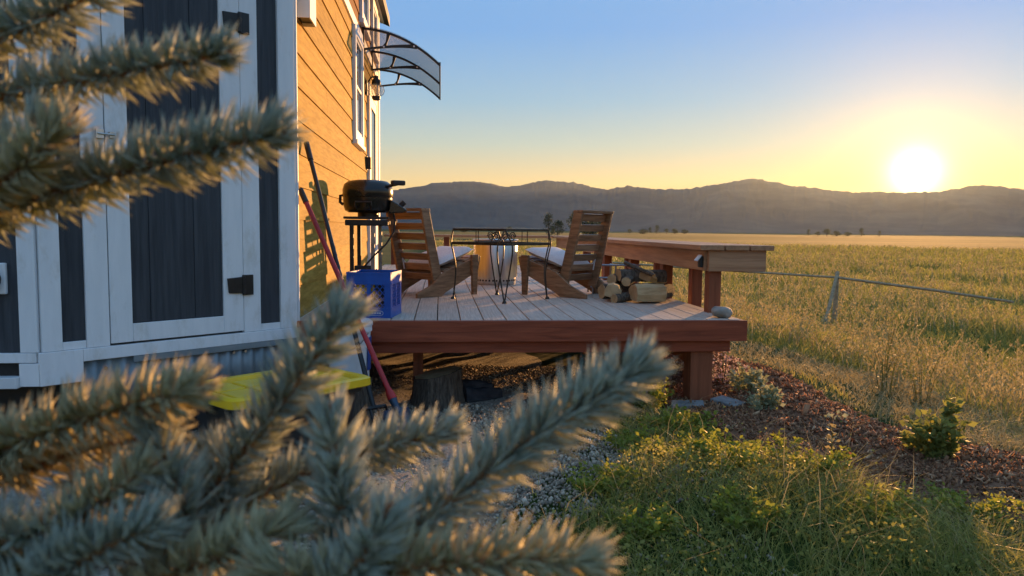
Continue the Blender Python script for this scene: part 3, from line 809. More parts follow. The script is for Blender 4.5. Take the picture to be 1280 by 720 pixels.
def cushion(name, label, loc, rz):
    mb = MB()
    n, m_ = 14, 14
    L, Wd, T = 0.43, CW - 0.075, 0.072
    top, bot = [], []
    for i in range(n + 1):
        for j in range(m_ + 1):
            u, w = i / n * 2 - 1, j / m_ * 2 - 1
            e = (1 - abs(u) ** 6) * (1 - abs(w) ** 6)
            e = max(e, 0) ** 0.45
            k_ = 1.0 - 0.02 * (abs(u) ** 4 + abs(w) ** 4)
            zt = T / 2 * e * (1 + 0.10 * (1 - u * u) * (1 - w * w)) + 0.003 * math.sin(5 * u + 3 * w)
            top.append((u * L / 2 * k_, w * Wd / 2 * k_, zt)); bot.append((u * L / 2 * k_, w * Wd / 2 * k_, -T / 2 * e))
    M = Matrix.Translation((0.465, 0, 0.318)) @ Matrix.Rotation(-0.298, 4, 'Y')
    r = m_ + 1
    ft = [(i * r + j, (i + 1) * r + j, (i + 1) * r + j + 1, i * r + j + 1) for i in range(n) for j in range(m_)]
    c = thing(name, label, 'cushion', loc, rz, 'seat cushions of the lounge chairs')
    k = len(top)
    ring = [i * r for i in range(n + 1)] + [n * r + j for j in range(1, r)] + [i * r + m_ for i in range(n - 1, -1, -1)] + [j for j in range(m_ - 1, 0, -1)]
    fs = ft + [tuple(q + k for q in reversed(f)) for f in ft] + [(ring[i], ring[(i + 1) % len(ring)], ring[(i + 1) % len(ring)] + k, ring[i] + k) for i in range(len(ring))]
    mb.add([M @ Vector(p) for p in top + bot], fs).build('pad', 'cushion', c, True, world=False)
    for s_ in (-1, 1):
        MB().tube([M @ Vector(p) for p in ((-0.205, s_ * 0.16, 0.0), (-0.245, s_ * 0.165, 0.01), (-0.262, s_ * 0.17, 0.06), (-0.266, s_ * 0.165, 0.02), (-0.268, s_ * 0.17, -0.03))], 0.006, 6).build('tie', 'cushion', c, True, world=False)
    return c
RL = ((1.342, 6.092, DZ), rad(135)); LL = ((-0.351, 6.145, DZ), rad(42))
ch1 = make_chair('slatted wooden lounge chair in front of the firewood, facing left to the steel fire pit')
ch2 = copy_thing(ch1)
ch2['label'] = 'slatted wooden lounge chair behind the black grill, facing right to the steel fire pit'
for o, (l, r_) in ((ch1, RL), (ch2, LL)):
    o.location = l; o.rotation_euler = (0, 0, r_)
cushion('seat_cushion', 'off white cushion on the lounge chair nearest the firewood', *RL)
cushion('seat_cushion', 'off white cushion on the lounge chair beside the grill', *LL)

# ------------------------------------------------------------------ wire side table
tb = thing('wire_table', 'square dark wire side table with curved legs between the two chairs', 'table', (0.475, 5.92, DZ))
TC = Vector((0.475, 5.92, 0)); TR = 0.375
cor = [TC + Vector((TR * math.cos(a), TR * math.sin(a), 0)) for a in (rad(-90), rad(0), rad(90), rad(180))]
Z1, Z0 = 1.146, 1.040
def quad_ring(z, r_, k=1.0):
    mb = MB()
    for i in range(4):
        a = TC + (cor[i] - TC) * k; b_ = TC + (cor[(i + 1) % 4] - TC) * k
        mb.beam((a.x, a.y, z), (b_.x, b_.y, z), r_ * 2, r_ * 2.4)
    return mb
quad_ring(Z1, 0.0075).build('top_frame', 'bronze_wire', tb, bevel=0.002)
quad_ring(Z0, 0.0085, 1.04).build('lower_frame', 'bronze_wire', tb, bevel=0.002)
gt = MB(); gt.add([(c.x, c.y, Z1 + 0.012) for c in cor] + [(c.x, c.y, Z1 + 0.018) for c in cor], [(3, 2, 1, 0), (4, 5, 6, 7)] + [(i, (i + 1) % 4, (i + 1) % 4 + 4, i + 4) for i in range(4)])
gt.build('glass_top', 'lamp_glass', tb)
for c in cor:                                             # each leg: a pair of bowed wires meeting in one foot
    d = (c - TC).normalized(); s_ = Vector((-d.y, d.x, 0))
    leg = MB().lathe([(0.018, 0.0), (0.018, 0.006), (0.010, 0.02)], (c.x - d.x * 0.0, c.y - d.y * 0.0, DZ), 12).build('leg', 'bronze_wire', tb, True)
    for sg in (-1, 1):
        pts = []
        for (fr, z, sp) in ((1.0, Z1, 0.004), (1.030, 1.09, 0.026), (1.04, Z0, 0.052), (1.00, 0.97, 0.056), (0.955, 0.88, 0.046), (0.945, 0.80, 0.034), (0.965, 0.70, 0.017), (0.995, 0.615, 0.003)):
            p = TC + d * TR * fr + s_ * sg * sp
            pts.append((p.x, p.y, z))
        fine = []
        P = [Vector(p) for p in pts]
        for i in range(len(P) - 1):
            p0, p1, p2, p3 = P[max(i - 1, 0)], P[i], P[i + 1], P[min(i + 2, len(P) - 1)]
            for t_ in (0, 0.25, 0.5, 0.75):
                fine.append(0.5 * ((2 * p1) + (-p0 + p2) * t_ + (2 * p0 - 5 * p1 + 4 * p2 - p3) * t_ ** 2 + (-p0 + 3 * p1 - 3 * p2 + p3) * t_ ** 3))
        fine.append(P[-1])
        MB().tube(fine, 0.0058, 7).build('wire', 'bronze_wire', leg, True)
for i in range(4):                                        # scrollwork between the two frames
    a, b_ = cor[i], cor[(i + 1) % 4]
    mb = MB()
    for f0, dr_ in (((0.84, -1),) if i in (1, 3) else ((0.16, 1),)):
        c0 = a.lerp(b_, f0); e = (b_ - a).normalized()
        pts = []
        for q in np.linspace(0, 1, 26):
            th = q * 3.6 * math.pi; rr_ = 0.040 * (1 - 0.75 * q)
            pts.append((c0.x + e.x * dr_ * rr_ * math.cos(th), c0.y + e.y * dr_ * rr_ * math.cos(th), (Z0 + Z1) / 2 + rr_ * math.sin(th)))
        mb.tube(pts, 0.0045, 6)
    mb.build('scroll', 'bronze_wire', tb, True)
    c0 = a.lerp(b_, 0.5); MB().tube([(c0.x, c0.y, Z0), (c0.x, c0.y, Z1)], 0.0035, 6).build('spindle', 'bronze_wire', tb, True)

# ------------------------------------------------------------------ steel fire pit
FX, FY = 0.552, 7.56
fp = thing('fire_pit', 'round stainless steel smokeless fire pit with a row of vent holes', 'fire pit', (FX, FY, DZ))
MB().lathe([(0.222, 0.075), (0.222, 0.405), (0.216, 0.425), (0.205, 0.428), (0.205, 0.40), (0.203, 0.12)], (FX, FY, DZ), 64).build('drum', 'steel', fp, True)
MB().lathe([(0.205, 0.428), (0.218, 0.432), (0.232, 0.446), (0.228, 0.452), (0.165, 0.448), (0.160, 0.436)], (FX, FY, DZ), 64, True).build('top_ring', 'steel', fp, True)
MB().lathe([(0.15, 0.06), (0.15, 0.35), (0.19, 0.40)], (FX, FY, DZ), 40).build('burn_chamber', 'black_metal', fp, True)
MB().lathe([(0.198, 0.0), (0.204, 0.012), (0.204, 0.0745)], (FX, FY, DZ), 64).build('base_ring', 'steel', fp, True)
for k in range(36):
    a = 2 * math.pi * k / 36
    for r_, z_ in ((0.2035, 0.045),):
        p = Vector((FX + r_ * math.cos(a), FY + r_ * math.sin(a), DZ + z_)); d = Vector((math.cos(a), math.sin(a), 0))
        MB().tube([p, p + d * 0.003], 0.010, 10).build('vent_hole', 'black_metal', fp)

# ------------------------------------------------------------------ grill
GXc, GYc = -0.565, 6.0
gr = thing('gas_grill', 'black round portable gas grill standing on a tall folding cart', 'grill', (GXc, GYc, DZ))
MB().lathe([(0.150, 1.270), (0.176, 1.285), (0.188, 1.32), (0.190, 1.385)], (GXc, GYc, 0), 48, sy=0.95).build('fire_bowl', 'black_enamel', gr, True)
lid = MB().lathe([(0.193, 1.388), (0.196, 1.394), (0.194, 1.45), (0.182, 1.488), (0.150, 1.512), (0.09, 1.522), (0.01, 1.525)], (GXc, GYc, 0), 48, sy=0.95).build('lid', 'black_enamel', gr, True)
MB().tube([(GXc + 0.165, GYc - 0.07, 1.475), (GXc + 0.235, GYc - 0.09, 1.49)], 0.012, 8).build('handle_arm', 'black_plastic', lid, True)
MB().beam((GXc + 0.19, GYc - 0.10, 1.500), (GXc + 0.285, GYc - 0.045, 1.500), 0.05, 0.038).build('handle', 'black_plastic', lid, bevel=0.010)
MB().tube([(GXc - 0.19, GYc, 1.40), (GXc - 0.212, GYc, 1.40), (GXc - 0.215, GYc, 1.35), (GXc - 0.19, GYc, 1.33)], 0.012, 8).build('lid_hinge', 'black_metal', gr, True)
fr = MB().tube([(GXc - 0.07, GYc - 0.178, 1.30), (GXc - 0.075, GYc - 0.215, 1.315), (GXc - 0.075, GYc - 0.215, 1.345), (GXc + 0.045, GYc - 0.215, 1.345), (GXc + 0.045, GYc - 0.215, 1.315), (GXc + 0.04, GYc - 0.178, 1.30)], 0.008, 8)
fr.build('carry_handle', 'black_metal', gr, True)
MB().prism([(GXc + 0.165, 1.265), (GXc + 0.29, 1.272), (GXc + 0.305, 1.292), (GXc + 0.275, 1.315), (GXc + 0.18, 1.372)], GYc - 0.10, GYc + 0.10, 'y').build('control_panel', 'black_enamel', gr, bevel=0.008)
MB().tube([(GXc + 0.255, GYc - 0.03, 1.325), (GXc + 0.285, GYc - 0.03, 1.355)], 0.022, 14).build('knob', 'black_plastic', gr, True)
MB().box((GXc - 0.005, GYc, 1.228), (0.34, 0.26, 0.018)).build('tray', 'black_metal', gr, bevel=0.004)
MB().lathe([(0.08, 1.237), (0.08, 1.269)], (GXc, GYc, 0), 20).build('neck', 'black_metal', gr, True)
MB().box((GXc + 0.0, GYc - 0.10, 1.190), (0.33, 0.04, 0.045)).build('cart_bar', 'black_plastic', gr, bevel=0.008)
MB().box((GXc + 0.0, GYc + 0.10, 1.190), (0.33, 0.04, 0.045)).build('cart_bar', 'black_plastic', gr, bevel=0.008)
for (lx, ly, mt) in ((-0.115, -0.10, 'black_metal'), (-0.080, 0.10, 'black_metal'), (0.045, -0.10, 'grey_tube'), (0.085, 0.10, 'grey_tube')):
    MB().beam((GXc + lx, GYc + ly, DZ), (GXc + lx, GYc + ly, 1.170), 0.030, 0.030, (0, 1, 0)).build('leg', mt, gr, bevel=0.004)
MB().box((GXc - 0.02, GYc - 0.10, 0.835), (0.15, 0.028, 0.05)).build('cross_bar', 'black_plastic', gr, bevel=0.006)
MB().box((GXc - 0.0, GYc + 0.10, 0.75), (0.15, 0.028, 0.05)).build('cross_bar', 'black_plastic', gr, bevel=0.006)
hz = [(GXc + 0.20, GYc - 0.05, 1.27), (GXc + 0.215, GYc - 0.07, 1.20), (GXc + 0.205, GYc - 0.09, 1.12), (GXc + 0.15, GYc - 0.12, 1.03), (GXc + 0.05, GYc - 0.13, 0.93), (GXc - 0.03, GYc - 0.12, 0.84), (GXc - 0.06, GYc - 0.08, 0.72)]
MB().tube(hz, 0.007, 8).build('gas_hose', 'black_plastic', gr, True)

# ------------------------------------------------------------------ milk crate
cr = thing('milk_crate', 'blue plastic milk crate with open lattice sides at the deck edge', 'crate', (-0.412, 4.80, DZ), rad(-9))
cw, cd, chh, tt = 0.275, 0.31, 0.28, 0.010
M0 = dict(world=False)
def panel(y, face):
    mb = MB()
    hw = (cw if face == 'f' else cd - 2 * tt) / 2
    def B(x0, x1, z0, z1, th=tt):
        if face == 'f': mb.bb(x0, x1, y - th / 2, y + th / 2, z0, z1)
        else: mb.bb(y - th / 2, y + th / 2, x0, x1, z0, z1)
    B(-hw, hw, 0, 0.055); B(-hw, hw, 0.215, chh); B(-hw, -hw + 0.04, 0.055, 0.215); B(hw - 0.04, hw, 0.055, 0.215)
    B(-0.012, 0.012, 0.055, 0.215, tt * .9)
    B(-hw, hw, chh - 0.012, chh, tt * 1.7); B(-hw, hw, 0.205, 0.215, tt * 1.5); B(-hw, hw, 0.055, 0.063, tt * 1.5)
    for q in range(-5, 6):                                  # diagonal lattice
        for s_ in (-1, 1):
            cx = q * 0.034
            x0, x1 = cx - s_ * 0.07, cx + s_ * 0.07
            za, zb = 0.055, 0.215
            lo, hi = -hw + 0.035, hw - 0.035
            t0, t1 = 0.0, 1.0
            for bound, sign in ((lo, 1), (hi, -1)):
                fa, fb = sign * (x0 - bound), sign * (x1 - bound)
                if fa < 0 and fb < 0: t0 = 2
                elif fa < 0: t0 = max(t0, fa / (fa - fb))
                elif fb < 0: t1 = min(t1, fa / (fa - fb))
            if t0 >= t1: continue
            a = (x0 + (x1 - x0) * t0, za + (zb - za) * t0); b_ = (x0 + (x1 - x0) * t1, za + (zb - za) * t1)
            if face == 'f': mb.beam((a[0], y, a[1]), (b_[0], y, b_[1]), 0.0045, 0.0045)
            else: mb.beam((y, a[0], a[1]), (y, b_[0], b_[1]), 0.0045, 0.0045)
    return mb
for y in (-cd / 2 + tt / 2, cd / 2 - tt / 2): 
    pf = panel(y, 'f').build('lattice_side', 'blue_plastic', cr, **M0)
    if y < 0:
        mb = MB(); pts = []
        for a in np.linspace(0, 2 * math.pi, 33):
            ca_, sa_ = math.cos(a), math.sin(a)
            pts.append((0.030 + math.copysign(abs(ca_) ** 0.4, ca_) * 0.060, -cd / 2 - 0.002, 0.030 + math.copysign(abs(sa_) ** 0.7, sa_) * 0.014))
        mb.tube(pts, 0.0016, 5, False)
        for xq in (-0.012, 0.004, 0.020, 0.036, 0.052, 0.066): mb.bb(xq, xq + 0.010, -cd / 2 - 0.003, -cd / 2 - 0.0005, 0.025, 0.035)
        mb.build('embossed_mark', 'pale_print', pf, **M0)
for x in (-cw / 2 + tt / 2, cw / 2 - tt / 2): panel(x, 's').build('lattice_side', 'blue_plastic', cr, **M0)
MB().bb(-cw / 2 + tt, cw / 2 - tt, -cd / 2 + tt, cd / 2 - tt, 0.004, 0.014).build('base', 'blue_plastic', cr, **M0)
mb = MB()
mb.bb(cw / 2 + 0.0012, cw / 2 + 0.0045, -0.06, 0.06, 0.085, 0.125)
crs = thing('charcoal_bag', 'dark bag of supplies packed inside the blue milk crate', 'bag', (-0.412, 4.80, DZ + 0.0145), rad(-9))
mb = MB(); n_ = 12
prof = [(0.0, 0), (0.105, 0.0), (0.112, 0.05), (0.105, 0.13), (0.112, 0.20), (0.08, 0.235), (0.01, 0.24)]
mb.lathe(prof, (0.0, 0, 0), 20, sy=1.1).build('sack', 'shoe_dark', crs, True, world=False)
MB().bb(-0.085, 0.03, -0.130, -0.126, 0.13, 0.20).build('paper_label', 'yellow_plastic', crs, world=False)

# ------------------------------------------------------------------ tote, bucket, stumps, tools
tt_ = thing('storage_tote', 'black storage tote with a bright yellow lid below the angled wall', 'tote', (-0.745, 3.52, 0.03), rad(44))
def rrect(a, b_, r_, n=5):
    out = []
    for cx, cy_, s0 in ((a - r_, b_ - r_, 0), (-a + r_, b_ - r_, 90), (-a + r_, -b_ + r_, 180), (a - r_, -b_ + r_, 270)):
        for k in range(n + 1):
            q = rad(s0 + 90 * k / n); out.append((cx + r_ * math.cos(q), cy_ + r_ * math.sin(q)))
    return out
def loft(secs):
    mb = MB(); n = len(secs[0][0]); vs = []
    for poly, z in secs: vs += [(p[0], p[1], z) for p in poly]
    fs = [tuple(range(n - 1, -1, -1)), tuple(range((len(secs) - 1) * n, len(secs) * n))]
    for i in range(len(secs) - 1):
        fs += [(i * n + k, i * n + (k + 1) % n, (i + 1) * n + (k + 1) % n, (i + 1) * n + k) for k in range(n)]
    return mb.add(vs, fs)
loft([(rrect(0.29, 0.17, 0.04), 0.0), (rrect(0.315, 0.195, 0.04), 0.34), (rrect(0.335, 0.215, 0.04), 0.345), (rrect(0.335, 0.215, 0.04), 0.37)]).build('tub', 'black_plastic', tt_, True, world=False)
ld = loft([(rrect(0.362, 0.242, 0.05), 0.371), (rrect(0.368, 0.248, 0.05), 0.376), (rrect(0.366, 0.246, 0.05), 0.408), (rrect(0.350, 0.230, 0.045), 0.416), (rrect(0.325, 0.205, 0.04), 0.412), (rrect(0.318, 0.198, 0.035), 0.392)]).build('lid', 'yellow_plastic', tt_, True, world=False)
for i in range(4):
    for j in range(2):
        MB().box((-0.225 + 0.15 * i, -0.085 + 0.17 * j, 0.396), (0.135, 0.15, 0.016)).build('raised_panel', 'yellow_plastic', ld, bevel=0.005, world=False)
for s_ in (-1, 1):
    MB().box((s_ * 0.372, 0, 0.36), (0.02, 0.11, 0.06)).build('clasp', 'black_plastic', tt_, bevel=0.005, world=False)

def stump(name, label, x, y, r_, h_, seed):
    s_ = thing(name, label, 'tree stump', (x, y, h1(x, y) - 0.02))
    q = np.random.default_rng(seed)
    n = 40; mb = MB(); vs = []; zs = np.linspace(0, h_, 9)
    ph = q.uniform(0, 6, 4)
    def rad_at(a, z): return r_ * (1 + 0.22 * (1 - z / h_) ** 2) * (1 + 0.05 * math.sin(3 * a + ph[0]) + 0.035 * math.sin(7 * a + ph[1] + 2 * z) + 0.025 * math.sin(15 * a + ph[2]))
    for z in zs:
        for k in range(n):
            a = 2 * math.pi * k / n
            R_ = rad_at(a, z) + q.uniform(-0.004, 0.004)
            vs.append((R_ * math.cos(a), R_ * math.sin(a), z + (0.03 * math.cos(a) if z == zs[-1] else 0)))
    fs = [(i * n + k, i * n + (k + 1) % n, (i + 1) * n + (k + 1) % n, (i + 1) * n + k) for i in range(len(zs) - 1) for k in range(n)]
    mb.add(vs, fs).build('bark', 'bark', s_, True, world=False)
    mb = MB(); a_ = len(zs) - 1
    tp = [vs[a_ * n + k] for k in range(n)]
    mb.add([(0, 0, h_ + 0.002)] + [(p[0] * 0.97, p[1] * 0.97, p[2] + 0.002) for p in tp], [(0, 1 + k, 1 + (k + 1) % n) for k in range(n)])
    mb.build('cut_face', 'cut_wood', s_, world=False)
    return s_
stump('tree_stump', 'short bark covered stump under the deck front beside dark shoes', -0.02, 4.86, 0.155, 0.235, 3)
stump('tree_stump', 'dark stump under the white bucket beside the tools', -0.52, 4.345, 0.125, 0.28, 5)

bk = thing('plastic_bucket', 'white plastic bucket with blue label standing on a dark stump', 'bucket', (-0.52, 4.355, h1(-0.52, 4.345) + 0.268))
MB().lathe([(0.105, 0.0), (0.112, 0.006), (0.122, 0.30), (0.130, 0.302), (0.131, 0.335), (0.124, 0.352), (0.06, 0.356)], (0, 0, 0), 36).build('pail', 'white_plastic', bk, True, world=False)
MB().lathe([(0.135, 0.335), (0.135, 0.352), (0.118, 0.366), (0.03, 0.368)], (0, 0, 0.001), 36).build('lid', 'white_plastic', bk, True, world=False)
mb = MB(); vs = []
for k in range(15):
    a = rad(-28 + 95 * k / 14)
    vs += [(0.1215 * math.cos(a), 0.1215 * math.sin(a), 0.08), (0.1265 * math.cos(a), 0.1265 * math.sin(a), 0.27)]
mb.add(vs, [(2 * k, 2 * k + 2, 2 * k + 3, 2 * k + 1) for k in range(14)]).build('label_wrap', 'label_blue', bk, True, world=False)
MB().tube([(0.135 * math.cos(a), 0.135 * math.sin(a) - 0.02, 0.30 - 0.09 * math.sin(q)) for a, q in ((rad(-150 + 120 * i / 10), math.pi * i / 10) for i in range(11))], 0.004, 6).build('bail_handle', 'grey_tube', bk, True, world=False)

tl = thing('long_handled_shovel', 'red handled shovel with blue grey socket leaning on the house corner', 'shovel', (-0.143, 3.88, 0.0))
A = Vector((HX + 0.022, 4.62, 1.375)); Bq = Vector((-0.143, 3.88, 0.03))
d = (Bq - A).normalized()
MB().tube([A, A + d * 0.10], 0.0175, 10).build('grip', 'black_plastic', tl, True)
MB().tube([A + d * 0.1005, A + d * 1.35, A + d * 1.385, A + d * 1.42], [0.0145, 0.0145, 0.024, 0.026], 12).build('handle', 'red_plastic', tl, True)
MB().tube([A + d * 1.4205, A + d * 1.44, A + d * 1.53], [0.024, 0.02, 0.019], 12).build('socket', 'shovel_blue', tl, True)
mb = MB(); vs = []
side = Vector((d.y, -d.x, 0)).normalized(); nrm = d.cross(side)
L0 = A + d * 1.47
for i in range(7):
    t_ = i / 6; wd = 0.095 * (1 if t_ < 0.6 else 1 - 0.75 * ((t_ - 0.6) / 0.4) ** 1.6)
    for j in range(5):
        u = j / 4 * 2 - 1
        vs.append(L0 + d * (0.21 * t_) + side * wd * u + nrm * (0.02 * u * u))
bl = mb.add(vs, [(i * 5 + j, i * 5 + j + 1, (i + 1) * 5 + j + 1, (i + 1) * 5 + j) for i in range(6) for j in range(4)]).build('blade', 'shovel_blue', tl, True)
bl.modifiers.new('t', 'SOLIDIFY').thickness = 0.003
A2 = Vector((HX + 0.024, 4.83, 1.672)); B2 = Vector((-0.296, 3.895, 0.03))
d2 = (B2 - A2).normalized(); LN = (B2 - A2).length
rk = thing('garden_fork', 'tall black handled garden fork leaning on the gold siding', 'garden fork', (-0.296, 3.895, 0.0))
MB().tube([A2, A2 + d2 * 0.13], 0.018, 10).build('grip', 'black_plastic', rk, True)
MB().tube([A2 + d2 * 0.1305, A2 + d2 * (LN - 0.20)], 0.0135, 10).build('handle', 'black_metal', rk, True)
s2 = Vector((d2.y, -d2.x, 0)).normalized()
hd = MB()
hb = A2 + d2 * (LN - 0.20)
hd.tube([hb - s2 * 0.07, hb + s2 * 0.07], 0.012, 8)
for u in (-0.07, -0.023, 0.023, 0.07): hd.tube([hb + s2 * u, hb + s2 * u + d2 * 0.19], [0.007, 0.003], 6)
hd.build('tines', 'black_metal', rk, True)

def shoe(label, loc, rz, tilt):
    s_ = thing('shoe', label, 'shoe', loc, rz, 'dark shoes beside the stump')
    s_.rotation_euler = (tilt, 0, rz)
    secs = []
    for i in range(11):
        t_ = i / 10
        w_ = 0.036 + 0.014 * math.sin(math.pi * min(1, t_ * 1.1)) if t_ < 0.9 else 0.030
        hgt = 0.085 - 0.035 * t_ if t_ > 0.45 else 0.07 + 0.01 * math.cos(t_ * 9)
        secs.append((t_ * 0.27, w_, hgt))
    up = MB(); vs = []; n = 12
    for x_, w_, hg in secs:
        for k in range(n):
            a = math.pi * k / (n - 1)
            vs.append((x_, w_ * math.cos(a), 0.022 + hg * math.sin(a) ** 0.8))
    up.add(vs, [(i * n + k, i * n + k + 1, (i + 1) * n + k + 1, (i + 1) * n + k) for i in range(10) for k in range(n - 1)] + [tuple(range(n)), tuple(range(10 * n, 11 * n))])
    up.build('upper', 'shoe_dark', s_, True, world=False)
    sole = [(x_ * 1.02 - 0.003, w_ + 0.004) for x_, w_, _ in secs]
    MB().prism(sole + [(a, -b_) for a, b_ in reversed(sole)], 0.0, 0.0215, 'z').build('sole', 'black_plastic', s_, bevel=0.004, world=False)
shoe('dark shoe lying flat on the gravel right of the short stump', (0.16, 4.86, h1(0.16, 4.86) + 0.02), rad(25), 0.05)
shoe('dark shoe leaning on its side against the short stump', (0.10, 5.05, h1(0.1, 5.05) + 0.07), rad(-15), 0.9)

# ------------------------------------------------------------------ firewood
LOGG = 'split firewood logs piled on the deck'
def log(label, p, rz, pitch_, L, r_, kind, seed):
    q = np.random.default_rng(seed)
    o = thing('firewood_log', label, 'log', p, 0, LOGG)
    o.rotation_euler = (q.uniform(-3, 3) if kind == 'round' else q.uniform(-0.35, 0.35), pitch_, rz)
    if kind == 'round': ang = np.linspace(0, 2 * math.pi, 15)[:-1]; rr_ = r_ * (1 + 0.08 * q.uniform(-1, 1, 14))
    else:
        m_ = 7
        ang = np.concatenate([np.linspace(rad(-25), rad(205), m_)]); rr_ = r_ * (1 + 0.06 * q.uniform(-1, 1, m_))
    sec = [(rr * math.cos(a), rr * math.sin(a)) for a, rr in zip(ang, rr_)]
    if kind != 'round': sec.append((0.0, -r_ * 0.55))
    n = len(sec)
    vs = []
    st_ = 5
    for i in range(st_ + 1):
        x_ = -L / 2 + L * i / st_
        for (a, b_) in sec: vs.append((x_ + (q.uniform(-.006, .006) if i in (0, st_) else 0), a * (1 + 0.04 * q.uniform(-1, 1)), b_ * (1 + 0.04 * q.uniform(-1, 1))))
    MB().add(vs, [(i * n + k, i * n + (k + 1) % n, (i + 1) * n + (k + 1) % n, (i + 1) * n + k) for i in range(st_) for k in range(n)]).build(
        'bark', 'bark' if kind != 'pale' else 'split_wood', o, kind == 'round', world=False)
    MB().add(vs[:n], [tuple(range(n - 1, -1, -1))]).build('cut_face', 'cut_wood', o, world=False)
    MB().add(vs[-n:], [tuple(range(n))]).build('cut_face', 'cut_wood', o, world=False)
LG = [('wide pale split log facing front at the right of the firewood pile', (1.585, 5.62, 0.662), 0.16, 0.02, 0.24, 0.085, 'pale'),
      ('thin round log with pale end at the upper left of the firewood pile', (1.50, 5.84, 0.765), 1.15, -0.05, 0.36, 0.036, 'round'),
      ('brown bark log along the top of the firewood pile', (1.60, 5.88, 0.785), 0.15, 0.02, 0.40, 0.062, 'split'),
      ('pale split log standing out at the left end of the firewood pile', (1.36, 5.82, 0.672), 1.30, 0.0, 0.34, 0.068, 'pale'),
      ('thin branch log lying low in front of the firewood pile', (1.45, 5.70, 0.640), 0.55, -0.08, 0.30, 0.036, 'round'),
      ('dark log ends poking out at the right of the firewood pile', (1.75, 5.80, 0.668), 1.0, 0.0, 0.34, 0.058, 'round'),
      ('split log slanting up at the right end of the firewood pile', (1.715, 5.92, 0.762), 0.9, 0.16, 0.36, 0.056, 'pale'),
      ('bark log at the bottom middle of the firewood pile', (1.56, 5.95, 0.664), 0.10, 0.0, 0.42, 0.062, 'split'),
      ('thin crooked stick on top of the firewood pile', (1.56, 5.80, 0.850), -0.9, 0.3, 0.30, 0.016, 'round'),
      ('short stubby log at the back left of the firewood pile', (1.42, 6.02, 0.658), 0.4, 0.0, 0.26, 0.056, 'round'),
      ('small round log on the back of the firewood pile', (1.45, 5.98, 0.757), 0.9, 0.05, 0.30, 0.042, 'round')]
for i, a in enumerate(LG): log(*a, seed=40 + i)
rkb = thing('log_rack', 'low pale metal log rack behind the firewood pile', 'rack', (1.52, 6.48, DZ))
for sx in (-0.20, 0.0, 0.20):
    MB().tube([(1.52 + sx, 6.42, DZ), (1.52 + sx, 6.42, DZ + 0.25), (1.52 + sx, 6.62, DZ + 0.25), (1.52 + sx, 6.62, DZ)], 0.009, 8).build('hoop', 'grey_tube', rkb, True)
for zz in (0.06, 0.14, 0.25):
    MB().tube([(1.30, 6.42, DZ + zz), (1.74, 6.42, DZ + zz)], 0.008, 8).build('rail', 'grey_tube', rkb, True)

# rock and solar lamp at the deck corner
def rock(name, label, x, y, z, r_, seed, sz=0.75):
    q = np.random.default_rng(seed)
    bm = bmesh.new(); bmesh.ops.create_icosphere(bm, subdivisions=3, radius=1)
    dirs = q.normal(size=(9, 3)); dirs /= np.linalg.norm(dirs, axis=1)[:, None]
    for v_ in bm.verts:
        p = np.array(v_.co); k_ = 1.0
        for dd in dirs: k_ = min(k_, 0.70 / max(0.3, p @ dd) if p @ dd > 0.70 else 1.0)
        v_.co = Vector(p * k_ * r_ * (1 + 0.03 * math.sin(6 * p[0] + 4 * p[1]))); v_.co.z *= sz
    zmin = min(v_.co.z for v_ in bm.verts)
    for v_ in bm.verts: v_.co.z -= zmin
    me = bpy.data.meshes.new(name); bm.to_mesh(me); bm.free(); me.materials.append(MATS['stone'])
    for p in me.polygons: p.use_smooth = True
    o = link(bpy.data.objects.new(name, me)); o.location = (x, y, z)
    return tag(o, label, 'rock')
rock('rock', 'rounded grey rock sitting on the deck corner beside the bench post', 1.80, 4.66, DZ - 0.003, 0.078, 4, 0.62)
slm = thing('solar_light', 'small solar lamp fixed to the end of the bench apron', 'lamp', (1.75, 4.945, 0.93))
MB().box((1.758, 4.96, 0.945), (0.024, 0.045, 0.075)).build('housing', 'black_plastic', slm, bevel=0.004)
MB().box((1.735, 4.945, 0.972), (0.05, 0.055, 0.008), M=Matrix.Rotation(-0.9, 4, 'Y')).build('panel', 'white_plastic', slm)

# ------------------------------------------------------------------ pole fence
fc = thing('pole_fence', 'wooden pole fence crossing the meadow, paled in colour as if by haze', 'fence', (7.0, 13.0, -0.7))
FP = [(3.6, 17.5, 0.42), (5.737, 15.0, 0.372), (7.148, 13.0, 0.345), (7.95, 11.4, 0.25), (8.42, 10.3, 0.16), (8.9, 9.0, 0.05)]
for i, (x, y, z) in enumerate(FP):
    if i in (0, 2):
        MB().tube([(x, y, h1(x, y) - 0.2), (x + 0.02, y, z + 0.10)], [0.048, 0.036], 10).build('post', 'fence_wood_hazed', fc, True)
for i in (0, 2):
    a, b_ = Vector(FP[i]), Vector(FP[min(i + 2, 4)]); m_ = Vector(FP[i + 1])
    for dz, rr_ in ((0.0, 0.024),):
        MB().tube([a + Vector((0, 0, dz)), m_ + Vector((0.01, 0, dz - 0.01)), b_ + Vector((0, 0, dz))], [rr_, rr_ * 0.92, rr_ * 0.8], 9).build('rail', 'fence_wood_hazed', fc, True)
x, y, z = FP[2]
MB().tube([(x - 0.55, y - 0.6, h1(x, y) - 0.05), (x + 0.03, y, z + 0.10)], 0.032, 9).build('brace', 'fence_wood_hazed', fc, True)
